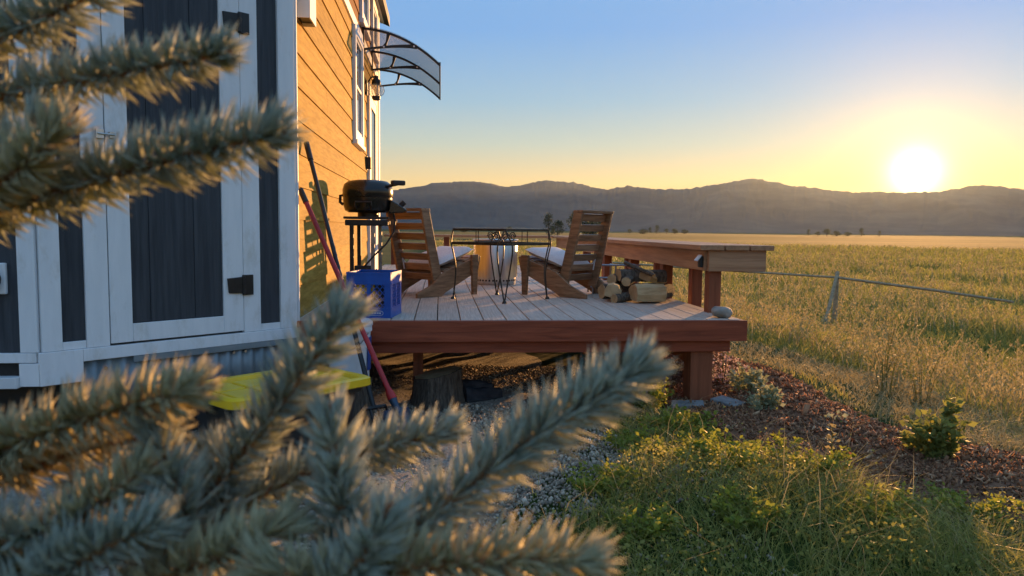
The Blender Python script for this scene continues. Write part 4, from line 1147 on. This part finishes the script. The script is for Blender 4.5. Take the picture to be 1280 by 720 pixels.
# ------------------------------------------------------------------ plants
def leaf_cloud(P, D, L, Wd, rng_):
    """diamond leaves: centres P, directions D, lengths L, widths Wd -> verts, quads"""
    n = len(P)
    D = D / np.linalg.norm(D, axis=1)[:, None]
    r_ = rng_.normal(size=(n, 3)); s_ = np.cross(D, r_); s_ /= np.linalg.norm(s_, axis=1)[:, None] + 1e-9
    u = np.cross(s_, D)
    L = np.asarray(L).reshape(-1, 1); Wd = np.asarray(Wd).reshape(-1, 1)
    V = np.stack([P, P + D * L * 0.45 + s_ * Wd / 2 + u * Wd * 0.15, P + D * L, P + D * L * 0.45 - s_ * Wd / 2 + u * Wd * 0.15], 1).reshape(-1, 3)
    return V, np.arange(4 * n).reshape(-1, 4)
def blades(X, Y, Hh, Wd, lean, rng_, zoff=0.0):
    """bent grass blades: a quad and a tip, both as quads"""
    n = len(X)
    Z = H(X, Y) + zoff - 0.01
    a = rng_.uniform(0, 2 * math.pi, n); fx, fy = np.cos(a), np.sin(a)
    b_ = rng_.uniform(0, 2 * math.pi, n); lx, ly = np.cos(b_) * lean * Hh, np.sin(b_) * lean * Hh
    base = np.stack([X, Y, Z], 1)
    side = np.stack([fx, fy, fx * 0], 1) * (Wd / 2)[:, None]
    mid = base + np.stack([lx * 0.3, ly * 0.3, Hh * 0.6], 1)
    tip = base + np.stack([lx, ly, Hh * rng_.uniform(0.82, 1.0, n)], 1)
    V = np.stack([base - side, base + side, mid + side * 0.75, mid - side * 0.75, tip + side * 0.08, tip - side * 0.08], 1).reshape(-1, 3)
    k = np.arange(n)[:, None] * 6
    Fq = np.concatenate([k + np.array([[0, 1, 2, 3]]), k + np.array([[3, 2, 4, 5]])])
    return V, Fq
def inside_strip(G, x, y):
    X, Y, Z = G
    poly = np.concatenate([np.stack([X[:, 0], Y[:, 0]], 1), np.stack([X[::-1, -1], Y[::-1, -1]], 1)])
    n = len(poly); c = np.zeros(len(x), bool); j = n - 1
    for i in range(n):
        xi, yi = poly[i]; xj, yj = poly[j]
        hit = ((yi > y) != (yj > y)) & (x < (xj - xi) * (y - yi) / (yj - yi + 1e-12) + xi)
        c ^= hit; j = i
    return c
def house_or_deck(x, y):
    return (x < -0.8) & (y > 3.3)
# tall meadow grass, thinning with distance
n = 235000
r_ = 3.2 * (95 / 3.2) ** rng.uniform(0, 1, n); a = np.radians(rng.uniform(-14, 52, n))
x, y = r_ * np.sin(a), r_ * np.cos(a)
keep = ~inside_strip(MUL, x, y) & ~inside_strip(GRV, x, y) & ~((x < 1.95) & (y < 11.7) & (y > 4.4)) & ~house_or_deck(x, y)
edge_d = np.clip((x - 2.5) / 4.0, 0, 1) + np.clip((y - 8) / 4, 0, 1)
keep &= (x > 2.3) | (y > 6)
keep &= rng.uniform(0, 1, n) < np.clip(0.55 + edge_d, 0, 1)
x, y, r_, edge_d = x[keep], y[keep], r_[keep], edge_d[keep]
patch = 0.5 + 0.5 * vnoise(x * 0.6, y * 0.6, 31)
hgt = (1 + np.clip((r_ - 40) / 60, 0, 1)) * (0.05 + 0.30 * np.clip(edge_d, 0, 1) * (0.45 + 0.75 * patch)) * rng.uniform(0.55, 1.15, len(x))
dry = (edge_d < 0.30 + 0.25 * vnoise(x * 1.1, y * 1.1, 33)) & (y < 8)
V, Fq = blades(x[dry], y[dry], hgt[dry] * 0.8, 0.004 + 0.0008 * r_[dry], 1.0, rng)
tag(npmesh('dry_turf', V, Fq, 'straw'), 'short dry turf between the mulch bed and the tall meadow', 'turf', kind='stuff')
k_ = ~dry
V, Fq = blades(x[k_], y[k_], hgt[k_], 0.0032 + 0.00085 * r_[k_], 0.55, rng)
o = npmesh('meadow_grass', V, Fq, 'grass_field')
tag(o, 'tall dry meadow grass standing beyond the deck and mulch bed', 'grass', kind='stuff')
pick = (patch > 0.45) & (edge_d > 0.35) & (rng.uniform(0, 1, len(x)) < 0.11)
xs, ys, rs = x[pick], y[pick], r_[pick]
V, Fq = blades(xs, ys, (0.20 + 0.24 * np.clip(edge_d[pick], 0, 1)) * rng.uniform(0.7, 1.15, len(xs)), 0.005 + 0.0011 * rs, 0.3, rng)
tips = V.reshape(-1, 6, 3)[:, 4]
nl = 5
P = np.repeat(tips, nl, 0) + rng.normal(size=(len(tips) * nl, 3)) * np.array([0.012, 0.012, 0.04])
V2, F2 = leaf_cloud(P, rng.normal(size=P.shape) * np.array([.5, .5, .3]) + np.array([0, 0, .8]), 0.03 + 0.001 * np.repeat(rs, nl), 0.008 + 0.0008 * np.repeat(rs, nl), rng)
o = npmesh('seed_heads', np.concatenate([V, V2]), np.concatenate([Fq, F2 + len(V)]), 'straw')
tag(o, 'pale seed heads rising above the meadow grass', 'seed heads', kind='stuff')
# near grass mound
n = 76000
x = rng.uniform(-0.5, 4.4, n); y = rng.uniform(1.7, 4.7, n)
patch = 0.5 + 0.5 * vnoise(x * 2.2, y * 2.2, 41)
gr_d = inside_strip(GRV, x, y); mu_d = inside_strip(MUL, x, y)
pr = np.where(gr_d, 0.015, np.where(mu_d, 0.012, 0.25 + 0.75 * patch))
pr = np.where((x > 2.3) & (y > 3.0) & ~mu_d, 0.25, pr)
keep = (rng.uniform(0, 1, n) < pr) & ~((x < 1.3) & (y > 4.2))
x, y, patch = x[keep], y[keep], patch[keep]
green = vnoise(x * 1.3 + 5, y * 1.3, 44) + rng.normal(size=len(x)) * 0.35 > 0.28
hg = (0.05 + 0.12 * patch) * rng.uniform(0.5, 1.3, len(x))
V, Fq = blades(x[~green], y[~green], hg[~green], rng.uniform(0.003, 0.006, (~green).sum()), 0.9, rng)
tag(npmesh('lawn_grass', V, Fq, 'grass_near'), 'rough green grass on the mound in front of the deck', 'grass', kind='stuff')
V, Fq = blades(x[green], y[green], hg[green] * 1.15, rng.uniform(0.002, 0.0045, green.sum()), 1.5, rng)
tall = rng.uniform(0, 1, len(x)) < 0.022                          # taller dead stems leaning every way
Vt, Ft_ = blades(x[tall], y[tall], rng.uniform(0.14, 0.30, tall.sum()), rng.uniform(0.002, 0.0035, tall.sum()), 0.9, rng)
Fq = np.concatenate([Fq, Ft_ + len(V)]); V = np.concatenate([V, Vt])
tag(npmesh('dry_straw', V, Fq, 'straw'), 'flattened dry straw among the green mound grass', 'straw', kind='stuff')

# low clover and weeds that carpet the mound
n = 60000
x = rng.uniform(0.0, 3.6, n); y = rng.uniform(2.0, 4.5, n)
patch = 0.5 + 0.5 * vnoise(x * 2.6 + 3, y * 2.6, 47)
gr_d = inside_strip(GRV, x, y); mu_d = inside_strip(MUL, x, y)
pr = np.where(gr_d, 0.01, np.where(mu_d, 0.02, patch ** 1.3)); pr = np.where((x > 2.3) & (y > 3.0), 0.02, pr)
keep = (rng.uniform(0, 1, n) < pr) & ~((x < 1.25) & (y > 4.1))
x, y, patch = x[keep], y[keep], patch[keep]
P = np.stack([x, y, H(x, y) + rng.uniform(0.005, 0.11, len(x)) * (0.35 + patch)], 1)
L = rng.uniform(0.010, 0.024, len(x))
V, Fq = leaf_cloud(P, rng.normal(size=P.shape) * np.array([1, 1, 0.5]) + np.array([0, 0, 0.25]), L, L * rng.uniform(0.4, 0.8, len(x)), rng)
tag(npmesh('clover', V, Fq, 'clover'), 'low small leaved clover carpeting the grass mound', 'clover', kind='stuff')

def weed(label, x, y, r_, h_, n, seed, name='leafy_weed', mat='weed_leaf', size=(0.014, 0.034), stems=9, group='leafy weeds along the mulch edge', cat='weed'):
    q = np.random.default_rng(seed)
    z = h1(x, y)
    o = thing(name, label, cat, (x, y, z - 0.01), 0, group)
    st_ = MB(); P = []; D = []
    for s_ in range(stems):
        a = q.uniform(0, 2 * math.pi); sp = r_ * math.sqrt(q.uniform(0.02, 1)); hh_ = h_ * q.uniform(0.6, 1.05) * (1 - 0.35 * (sp / r_) ** 2)
        p0 = Vector((0.25 * sp * math.cos(a), 0.25 * sp * math.sin(a), 0)); p2 = Vector((sp * math.cos(a), sp * math.sin(a), hh_))
        p1 = p0.lerp(p2, 0.5) + Vector((-0.1 * sp * math.cos(a), -0.1 * sp * math.sin(a), 0.12 * hh_))
        st_.tube([p0, p1, p2], [0.0030, 0.0024, 0.0012], 5)
        k = max(3, n // stems)
        for _ in range(k):
            t_ = q.uniform(0.15, 1.02)
            b_ = (p0 * (1 - t_) ** 2 + p1 * 2 * t_ * (1 - t_) + p2 * t_ * t_)
            P.append(tuple(b_ + Vector(q.normal(size=3) * 0.010))); dd = q.normal(size=3); dd[2] = abs(dd[2]) * 0.5 + 0.1; D.append(dd)
    st_.build('stems', 'bush_leaf', o, world=False)
    L = q.uniform(size[0], size[1], len(P))
    V, Fq = leaf_cloud(np.array(P), np.array(D), L, L * q.uniform(0.45, 0.75, len(P)), q)
    npmesh('foliage', V, Fq, mat, o)
    return o
W_ = [('yellow green leafy weed under the deck left of the corner post', 1.28, 4.55, 0.20, 0.26, 520), ('leafy weed crowding the foot of the deck corner post', 1.42, 4.12, 0.17, 0.13, 420),
      ('broad leafy weed on the mulch edge below the post foot', 1.28, 3.86, 0.24, 0.15, 560), ('leafy green weed in the middle of the mulch edge', 1.42, 3.55, 0.22, 0.15, 520),
      ('pale leafy weed at the bend of the mulch edge', 1.62, 3.22, 0.24, 0.20, 560), ('low leafy weed nearest the gravel patch', 0.98, 3.60, 0.18, 0.14, 360),
      ('small bright weed in the foreground grass at the lower middle', 1.12, 2.62, 0.16, 0.13, 320), ('low weed in the straw at the lower right', 1.68, 2.66, 0.18, 0.13, 320),
      ('weed with round leaves on the grass mound top', 1.25, 3.15, 0.22, 0.16, 480), ('leafy weed on the mulch edge at the far right', 2.15, 2.80, 0.20, 0.15, 360),
      ('weed clump at the bottom edge below the mound', 0.72, 2.55, 0.16, 0.12, 300), ('tall dark weed on the left slope of the grass mound', 0.66, 2.95, 0.16, 0.14, 320),
      ('small weed tuft between mound and gravel', 0.98, 3.28, 0.14, 0.12, 260)]
for i, (lb, x, y, r_, h_, k) in enumerate(W_): weed(lb, x, y, r_, h_, int(k * 1.9), 100 + i, stems=16)
sp_ = weed('single pale flowering stalk rising from the mulch edge', 1.82, 3.28, 0.035, 0.36, 60, 140, 'weed_stalk', 'straw', (0.02, 0.035), 2, None, 'weed')
weed('dark leafy bush at the right edge of the mulch bed', 2.44, 3.42, 0.155, 0.40, 900, 150, 'leafy_bush', 'bush_leaf', (0.03, 0.055), 16, None, 'bush')
weed('grey green lavender clump nearest the deck post', 2.02, 4.75, 0.13, 0.30, 620, 151, 'lavender_plant', 'sage_leaf', (0.02, 0.05), 22, 'lavender plants in the mulch', 'lavender')
l2 = weed('pale grey green lavender mound in the mulch', 1.98, 4.36, 0.11, 0.22, 620, 152, 'lavender_plant', 'sage_leaf', (0.02, 0.05), 22, 'lavender plants in the mulch', 'lavender')
weed('tiny grey green lavender seedling in the open mulch', 2.28, 4.08, 0.07, 0.12, 240, 153, 'lavender_plant', 'sage_leaf', (0.02, 0.04), 12, 'lavender plants in the mulch', 'lavender')
weed('pink flowered sage plant behind the lavender', 2.00, 5.10, 0.16, 0.36, 420, 154, 'sage_plant', 'sage_flower', (0.015, 0.03), 18, None, 'sage')
for i, (x, y, h_) in enumerate(((3.35, 5.3, 0.62), (3.5, 5.1, 0.5), (3.75, 6.0, 0.66))):
    weed(('tall golden dry weed in the meadow, left of three', 'shorter golden dry weed in the meadow beside the mulch', 'tall golden dry weed farthest into the meadow')[i], x, y, 0.16, h_, 200, 160 + i, 'dry_weed', 'straw', (0.015, 0.03), 8, 'dry golden weeds in the meadow')

# pebbles
n = 60000
x = rng.uniform(-1.5, 1.3, n); y = rng.uniform(2.1, 6.2, n)
keep = inside_strip(GRV, x, y) & ~((x < -0.9) & (y > 4.4)); keep |= (~inside_strip(GRV, x, y)) & (x > 0.2) & (x < 1.15) & (y < 4.3) & (rng.uniform(0, 1, n) < 0.10)
x, y = x[keep], y[keep]; n = len(x)
s_ = rng.gamma(2.2, 0.0020, n) + 0.0034
octv = np.array([[1, 0, 0], [-1, 0, 0], [0, 1, 0], [0, -1, 0], [0, 0, 1], [0, 0, -1]], float)
octf = np.array([[0, 2, 4], [2, 1, 4], [1, 3, 4], [3, 0, 4], [2, 0, 5], [1, 2, 5], [3, 1, 5], [0, 3, 5]])
def scatter(verts, faces, X, Y, Z, Sx):
    n = len(X)
    q = rng.normal(size=(n, 4)); q /= np.linalg.norm(q, axis=1)[:, None]
    w_, a, b_, c = q.T
    R = np.stack([1 - 2 * (b_ * b_ + c * c), 2 * (a * b_ - c * w_), 2 * (a * c + b_ * w_), 2 * (a * b_ + c * w_), 1 - 2 * (a * a + c * c), 2 * (b_ * c - a * w_), 2 * (a * c - b_ * w_), 2 * (b_ * c + a * w_), 1 - 2 * (a * a + b_ * b_)], 1).reshape(n, 3, 3)
    L = verts[None] * Sx[:, None, :]
    V = np.einsum('nij,nkj->nki', R, L) + np.stack([X, Y, Z], 1)[:, None]
    return V.reshape(-1, 3), (faces[None] + (np.arange(n) * len(verts))[:, None, None]).reshape(-1, faces.shape[1])
V, Fq = scatter(octv, octf, x, y, H(x, y) + 0.018 + s_ * 0.2, s_[:, None] * rng.uniform(0.6, 1.1, (n, 3)))
tag(npmesh('pebbles', V, Fq, 'pebbles'), 'loose grey pebbles covering the gravel beside the house', 'gravel', kind='stuff')
# bark chips
n = 75000
x = rng.uniform(1.2, 4.4, n); y = rng.uniform(2.1, 7.0, n)
keep = inside_strip(MUL, x, y)
x, y = x[keep], y[keep]; n = len(x)
X_, Y_, Z_ = MUL
def strip_z(x, y):
    zz = np.empty(len(x)); fx, fy, fz = X_.ravel(), Y_.ravel(), Z_.ravel()
    for i0 in range(0, len(x), 2000):
        d_ = (x[i0:i0 + 2000, None] - fx[None]) ** 2 + (y[i0:i0 + 2000, None] - fy[None]) ** 2
        zz[i0:i0 + 2000] = fz[np.argmin(d_, 1)]
    return zz
cv = np.array([[-1, -1, 0], [1, -0.7, 0], [0.9, 1, 0.3], [-0.8, 0.8, 0], [0, 0, 1.6]], float)
cf = np.array([[0, 1, 4], [1, 2, 4], [2, 3, 4], [3, 0, 4], [0, 2, 1], [0, 3, 2]])
sz = rng.gamma(1.7, 0.0030, n) + 0.0032
V, Fq = scatter(cv, cf, x, y, strip_z(x, y) + 0.006, np.stack([sz * 1.5, sz * 0.45, sz * 0.25], 1))
tag(npmesh('bark_chips', V, Fq, 'chips'), 'loose reddish bark chips on the mulch bed', 'mulch', kind='stuff')

# ------------------------------------------------------------------ far trees
def far_mesh(seed, h_, w_, kind):
    q = np.random.default_rng(seed)
    mb = MB(); mb.tube([(0, 0, -0.4), (0.02, 0, h_ * 0.45), (0, 0.05, h_ * 0.85)], [0.05 * w_ + 0.05, 0.04 * w_ + 0.03, 0.03], 6)
    for k in range(6):
        a = q.uniform(0, 6.28); z0 = h_ * q.uniform(0.25, 0.6)
        mb.tube([(0, 0, z0), (w_ * 0.35 * math.cos(a), w_ * 0.35 * math.sin(a), z0 + h_ * 0.2)], [0.05, 0.02], 5)
    cl = q.uniform(-1, 1, (26, 3)); P = []
    for c in cl:
        zz = (c[2] + 1) / 2
        rr_ = w_ / 2 * (math.sin(math.pi * min(1, 0.12 + 0.85 * zz)) if kind == 'round' else (1.05 - zz) ** 0.8)
        cc = np.array([c[0] * rr_, c[1] * rr_, h_ * (0.18 + 0.80 * zz)])
        P.append(cc + q.normal(size=(46, 3)) * np.array([0.15, 0.15, 0.10]) * w_ * np.array([1, 1, 1]))
    P = np.concatenate(P)
    V, Fq = leaf_cloud(P, q.normal(size=P.shape), q.uniform(0.06, 0.13, len(P)) * w_, q.uniform(0.05, 0.09, len(P)) * w_, q)
    return mb, V, Fq
PROTO = []
for seed, h_, w_, kd in ((1, 6.0, 3.4, 'round'), (2, 8.0, 2.8, 'cone'), (3, 4.6, 4.2, 'round')):
    mb, V, Fq = far_mesh(seed, h_, w_, kd)
    t_ = thing('meadow_tree', 'x', 'tree', (0, 0, 0), 0, 'trees at the far edge of the meadow')
    mb.build('trunk', 'bark', t_, True, world=False)
    npmesh('crown', V, Fq, 'tree_leaf', t_)
    PROTO.append([t_, False])
def place(k, az_, dist, scale, label):
    t_, used = PROTO[k]
    o = copy_thing(t_) if used else t_
    PROTO[k][1] = True
    xx_, yy_ = dist * math.sin(rad(az_)), dist * math.cos(rad(az_))
    o.location = (xx_, yy_, h1(xx_, yy_)); o.scale = (scale * (1.7 if dist > 300 else 1.15),) * 2 + (scale,); o.rotation_euler = (0, 0, az_ * 1.7)
    o['label'] = label
place(1, 8.2, 150, 0.66, 'slim tree just left of the right chair back, in the meadow')
place(0, 8.9, 158, 0.62, 'bushy tree right beside the slim meadow tree')
place(0, 10.4, 165, 0.95, 'rounded tree behind the right chair back, in the meadow')
place(2, 11.6, 170, 0.95, 'low tree peeking past the top corner of the right chair back')
ORD = ('leftmost tree', 'second tree from the left', 'third tree from the left', 'fourth tree from the left', 'fifth tree from the left', 'sixth tree from the left', 'rightmost tree')
CLA = ((14.3, 400, .7), (15.3, 390, 1.0), (15.8, 420, .8), (16.3, 410, 1.1), (17.0, 430, .8), (17.6, 440, 1.0), (18.3, 430, .9))
CLB = ((26.9, 430, .8), (27.5, 410, .7), (28.1, 400, 1.1), (28.7, 430, 1.0), (29.4, 440, .8), (30.3, 430, 1.0), (31.4, 420, .7))
for i in range(7):
    place((i * 2 + i // 3) % 3, CLA[i][0], CLA[i][1], CLA[i][2] * 0.55, ORD[i] + ' of the tiny dark clump far above the bench')
    place((i * 2 + 1 + i // 2) % 3, CLB[i][0], CLB[i][1], CLB[i][2] * 0.55, ORD[i] + ' of the tiny dark clump below the sun')
place(2, 1.8, 430, 0.5, 'tiny dark tree far behind the left lounge chair')
place(0, 5.2, 420, 0.55, 'tiny dark tree far behind the wire table')

# ------------------------------------------------------------------ blue spruce in front of the camera
spr = thing('spruce_tree', 'blurred blue spruce with needle covered shoots close in the foreground', 'spruce tree', (-0.72, 0.30, h1(-0.72, 0.3) - 0.02))
SPB = Vector((-0.72, 0.30, 0.0))
MB().tube([(-0.72, 0.30, -0.1), (-0.715, 0.30, 0.6), (-0.725, 0.31, 1.3), (-0.72, 0.30, 2.0), (-0.72, 0.30, 2.45)], [0.06, 0.05, 0.036, 0.02, 0.006], 12).build('trunk', 'bark', spr, True)
def shoot(pts, nl, dens, seed, mat='needles', taper=True, r0=0.0042, spread=0.95):
    """a twig through pts with needles all round it, pointing forward"""
    q = np.random.default_rng(seed)
    P = [Vector(p) for p in pts]
    fine = []
    for i in range(len(P) - 1):
        p0, p1, p2, p3 = P[max(i - 1, 0)], P[i], P[i + 1], P[min(i + 2, len(P) - 1)]
        for t_ in np.linspace(0, 1, 9)[:-1]:
            fine.append(0.5 * ((2 * p1) + (-p0 + p2) * t_ + (2 * p0 - 5 * p1 + 4 * p2 - p3) * t_ ** 2 + (-p0 + 3 * p1 - 3 * p2 + p3) * t_ ** 3))
    fine.append(P[-1])
    F_ = np.array([tuple(p) for p in fine])
    seg = np.linalg.norm(np.diff(F_, axis=0), axis=1); cum = np.concatenate([[0], np.cumsum(seg)]); Ltot = cum[-1]
    n = int(dens * 0.66 * Ltot)
    s_ = q.uniform(0, 1, n) * Ltot
    s_[: n // 12] = Ltot - np.abs(q.normal(size=n // 12)) * 0.006
    s_ = np.clip(s_, 0, Ltot)
    base = np.stack([np.interp(s_, cum, F_[:, k]) for k in range(3)], 1)
    T = np.stack([np.interp(s_, cum, np.gradient(F_[:, k], cum)) for k in range(3)], 1); T /= np.linalg.norm(T, axis=1)[:, None]
    up = np.array([0, 0, 1.0]); A = np.cross(T, up); A /= np.linalg.norm(A, axis=1)[:, None] + 1e-9; B = np.cross(A, T)
    th = q.uniform(0, 2 * math.pi, n)
    Rr = A * np.cos(th)[:, None] + B * np.sin(th)[:, None]
    fwd = np.where(s_ > Ltot - 0.012, q.uniform(0.6, 2.0, n), q.uniform(0.20, 0.70, n))
    Dn = Rr * spread + T * fwd[:, None] + up[None] * 0.22 + q.normal(size=(n, 3)) * 0.10
    Dn /= np.linalg.norm(Dn, axis=1)[:, None]
    ln = nl * 1.35 * q.uniform(0.75, 1.1, n)
    ln = ln * np.where(s_ > Ltot - 0.03, 0.85, 1.0)
    S1 = np.cross(Dn, q.normal(size=(n, 3))); S1 /= np.linalg.norm(S1, axis=1)[:, None]; S2 = np.cross(Dn, S1)
    w_ = 0.0014
    bend = up[None] * (0.10 * ln)[:, None] + T * (0.12 * ln)[:, None]
    m_ = base + Dn * (ln * 0.5)[:, None]
    tip = base + Dn * ln[:, None] + bend * 0.6
    tri = [(math.cos(a), math.sin(a)) for a in (0, 2.09, 4.19)]
    V = np.stack([base + (S1 * c + S2 * s) * w_ * 0.7 for c, s in tri] + [m_ + (S1 * c + S2 * s) * w_ for c, s in tri] + [tip], 1).reshape(-1, 3)
    k = np.arange(n)[:, None] * 7
    Ft = np.concatenate([k + np.array([f]) for f in ((0, 1, 4), (0, 4, 3), (1, 2, 5), (1, 5, 4), (2, 0, 3), (2, 3, 5), (3, 4, 6), (4, 5, 6), (5, 3, 6))])
    V = V - np.array(tuple(spr.location))
    tw = MB().tube([Vector(p) - spr.location for p in fine], [r0 * (1 - 0.6 * i / len(fine)) for i in range(len(fine))], 7).build('shoot', 'twig', spr, True, world=False)
    e_ = P[-1] - spr.location; dv = (Vector(fine[-1]) - Vector(fine[-2])).normalized()
    MB().tube([e_, e_ + dv * 0.003, e_ + dv * 0.007, e_ + dv * 0.011], [0.0022, 0.0045, 0.0040, 0.0008], 8).build('bud', 'bud_scale', tw, True, world=False)
    nd = npmesh('needles', V, Ft, mat, tw)
    nd['kind'] = 'stuff'
    return tw
SH = [  # points of the shoot's axis in metres, needle length, density, kind
    ([(-0.467, 0.676, 1.234), (-0.345, 0.607, 1.279), (-0.271, 0.561, 1.293), (-0.213, 0.537, 1.315)], .022, 4200, 'needles'),
    ([(-0.464, 0.653, 1.206), (-0.315, 0.581, 1.241), (-0.212, 0.532, 1.251), (-0.139, 0.495, 1.257)], .020, 4600, 'needles'),
    ([(-0.461, 0.626, 1.118), (-0.303, 0.554, 1.160), (-0.183, 0.504, 1.189), (-0.104, 0.478, 1.206)], .023, 5200, 'needles'),
    ([(-0.413, 0.561, 1.121), (-0.310, 0.514, 1.159), (-0.259, 0.491, 1.182), (-0.229, 0.480, 1.205)], .022, 4200, 'needles_sunlit'),
    ([(-0.437, 0.595, 1.137), (-0.323, 0.537, 1.184), (-0.275, 0.514, 1.198), (-0.257, 0.513, 1.216)], .020, 3600, 'needles'),
    ([(-0.429, 0.569, 0.943), (-0.290, 0.500, 1.003), (-0.209, 0.474, 1.034), (-0.150, 0.460, 1.051)], .022, 5600, 'needles_sunlit'),
    ([(-0.390, 0.579, 0.986), (-0.286, 0.518, 0.986), (-0.233, 0.515, 1.002), (-0.183, 0.510, 1.011)], .021, 3600, 'needles_sunlit'),
    ([(-0.220, 0.521, 0.848), (-0.164, 0.504, 0.955), (-0.109, 0.495, 1.027), (-0.063, 0.485, 1.092)], .023, 5600, 'needles'),
    ([(-0.190, 0.501, 0.875), (-0.158, 0.473, 0.952), (-0.160, 0.466, 0.990), (-0.173, 0.470, 1.022)], .022, 4600, 'needles'),
    ([(-0.301, 0.511, 0.874), (-0.243, 0.471, 0.950), (-0.209, 0.460, 0.979), (-0.177, 0.459, 1.004)], .022, 4600, 'needles_sunlit'),
    ([(-0.060, 0.467, 0.857), (-0.057, 0.452, 0.938), (-0.060, 0.447, 0.995), (-0.065, 0.451, 1.034)], .022, 5600, 'needles'),
    ([(-0.220, 0.524, 0.886), (-0.168, 0.533, 0.936), (-0.087, 0.549, 0.975), (0.004, 0.552, 0.999)], .021, 5000, 'needles'),
    ([(-0.082, 0.452, 0.898), (-0.014, 0.451, 0.967), (0.060, 0.458, 1.021), (0.122, 0.455, 1.062)], .024, 6000, 'needles'),
    ([(-0.107, 0.436, 0.928), (-0.036, 0.421, 0.953), (0.031, 0.406, 0.965), (0.081, 0.401, 0.966)], .021, 5000, 'needles_sunlit'),
    ([(-0.213, 0.473, 0.877), (-0.163, 0.443, 0.941), (-0.118, 0.430, 0.964), (-0.091, 0.429, 0.978)], .022, 5000, 'needles_sunlit'),
    ([(-0.297, 0.471, 0.886), (-0.232, 0.439, 0.940), (-0.191, 0.427, 0.968), (-0.160, 0.425, 0.982)], .022, 5000, 'needles'),
    ([(-0.104, 0.442, 0.875), (-0.066, 0.413, 0.938), (-0.043, 0.403, 0.969), (-0.030, 0.404, 0.991)], .022, 5000, 'needles'),
    ([(-0.370, 0.520, 0.905), (-0.287, 0.475, 0.950), (-0.247, 0.463, 0.964), (-0.219, 0.460, 0.972)], .022, 4600, 'needles'),
    ([(-0.199, 0.473, 0.902), (-0.186, 0.495, 0.933), (-0.211, 0.509, 0.960), (-0.233, 0.512, 0.976)], .021, 4200, 'needles'),
    ([(-0.155, 0.460, 0.917), (-0.149, 0.492, 0.944), (-0.142, 0.503, 0.971), (-0.154, 0.517, 0.997)], .020, 4200, 'needles'),
    ([(0.005, 0.412, 0.888), (-0.031, 0.409, 0.925), (-0.065, 0.404, 0.956), (-0.093, 0.398, 0.967)], .021, 5000, 'needles_sunlit'),
]
for i, (pts, nl, dn, mt) in enumerate(SH):
    P = [Vector(p) for p in pts]
    shoot(P, nl, dn, 500 + i, mt)
    # limb from the trunk to where the shoot starts
    zt = max(0.25, P[0].z - 0.10)
    T0 = Vector((-0.72, 0.30, zt))
    mdl = T0.lerp(P[0], 0.55) + Vector((0, -0.02, 0.02))
    tw = MB().tube([Vector(q_) - spr.location for q_ in (T0, mdl, P[0])], [0.010, 0.007, 0.0043], 8).build('limb', 'twig', spr, True, world=False)
q = np.random.default_rng(77)
for i in range(26):                                       # the rest of the crown, away from the view
    zt = 0.25 + 2.0 * i / 26; a = rad(110 + 200 * ((i * 0.381) % 1)); Lr = 0.62 * (1 - zt / 2.7)
    T0 = Vector((-0.72, 0.30, zt)); e = T0 + Vector((math.cos(a) * Lr, math.sin(a) * Lr, 0.08))
    shoot([T0, T0.lerp(e, 0.5) + Vector((0, 0, -0.02)), e], .021, 2600, 700 + i, 'needles', r0=0.006)

# ------------------------------------------------------------------ evening haze
hzm = bpy.data.materials.new('haze_air'); hzm.use_nodes = True
nt = hzm.node_tree; nt.nodes.clear()
pv = nt.nodes.new('ShaderNodeVolumePrincipled'); mo_ = nt.nodes.new('ShaderNodeOutputMaterial')
pv.inputs['Color'].default_value = (0.66, 0.84, 1.0, 1)
pv.inputs['Density'].default_value = HAZE_D
pv.inputs['Anisotropy'].default_value = HAZE_G
nt.links.new(pv.outputs[0], mo_.inputs['Volume'])
MATS['haze_air'] = hzm
hzo = MB().bb(-3500, 3500, -3500, 3500, -6.0, 175).build('haze', 'haze_air')
tag(hzo, 'thin golden evening haze hanging over the whole valley', 'haze', kind='stuff')
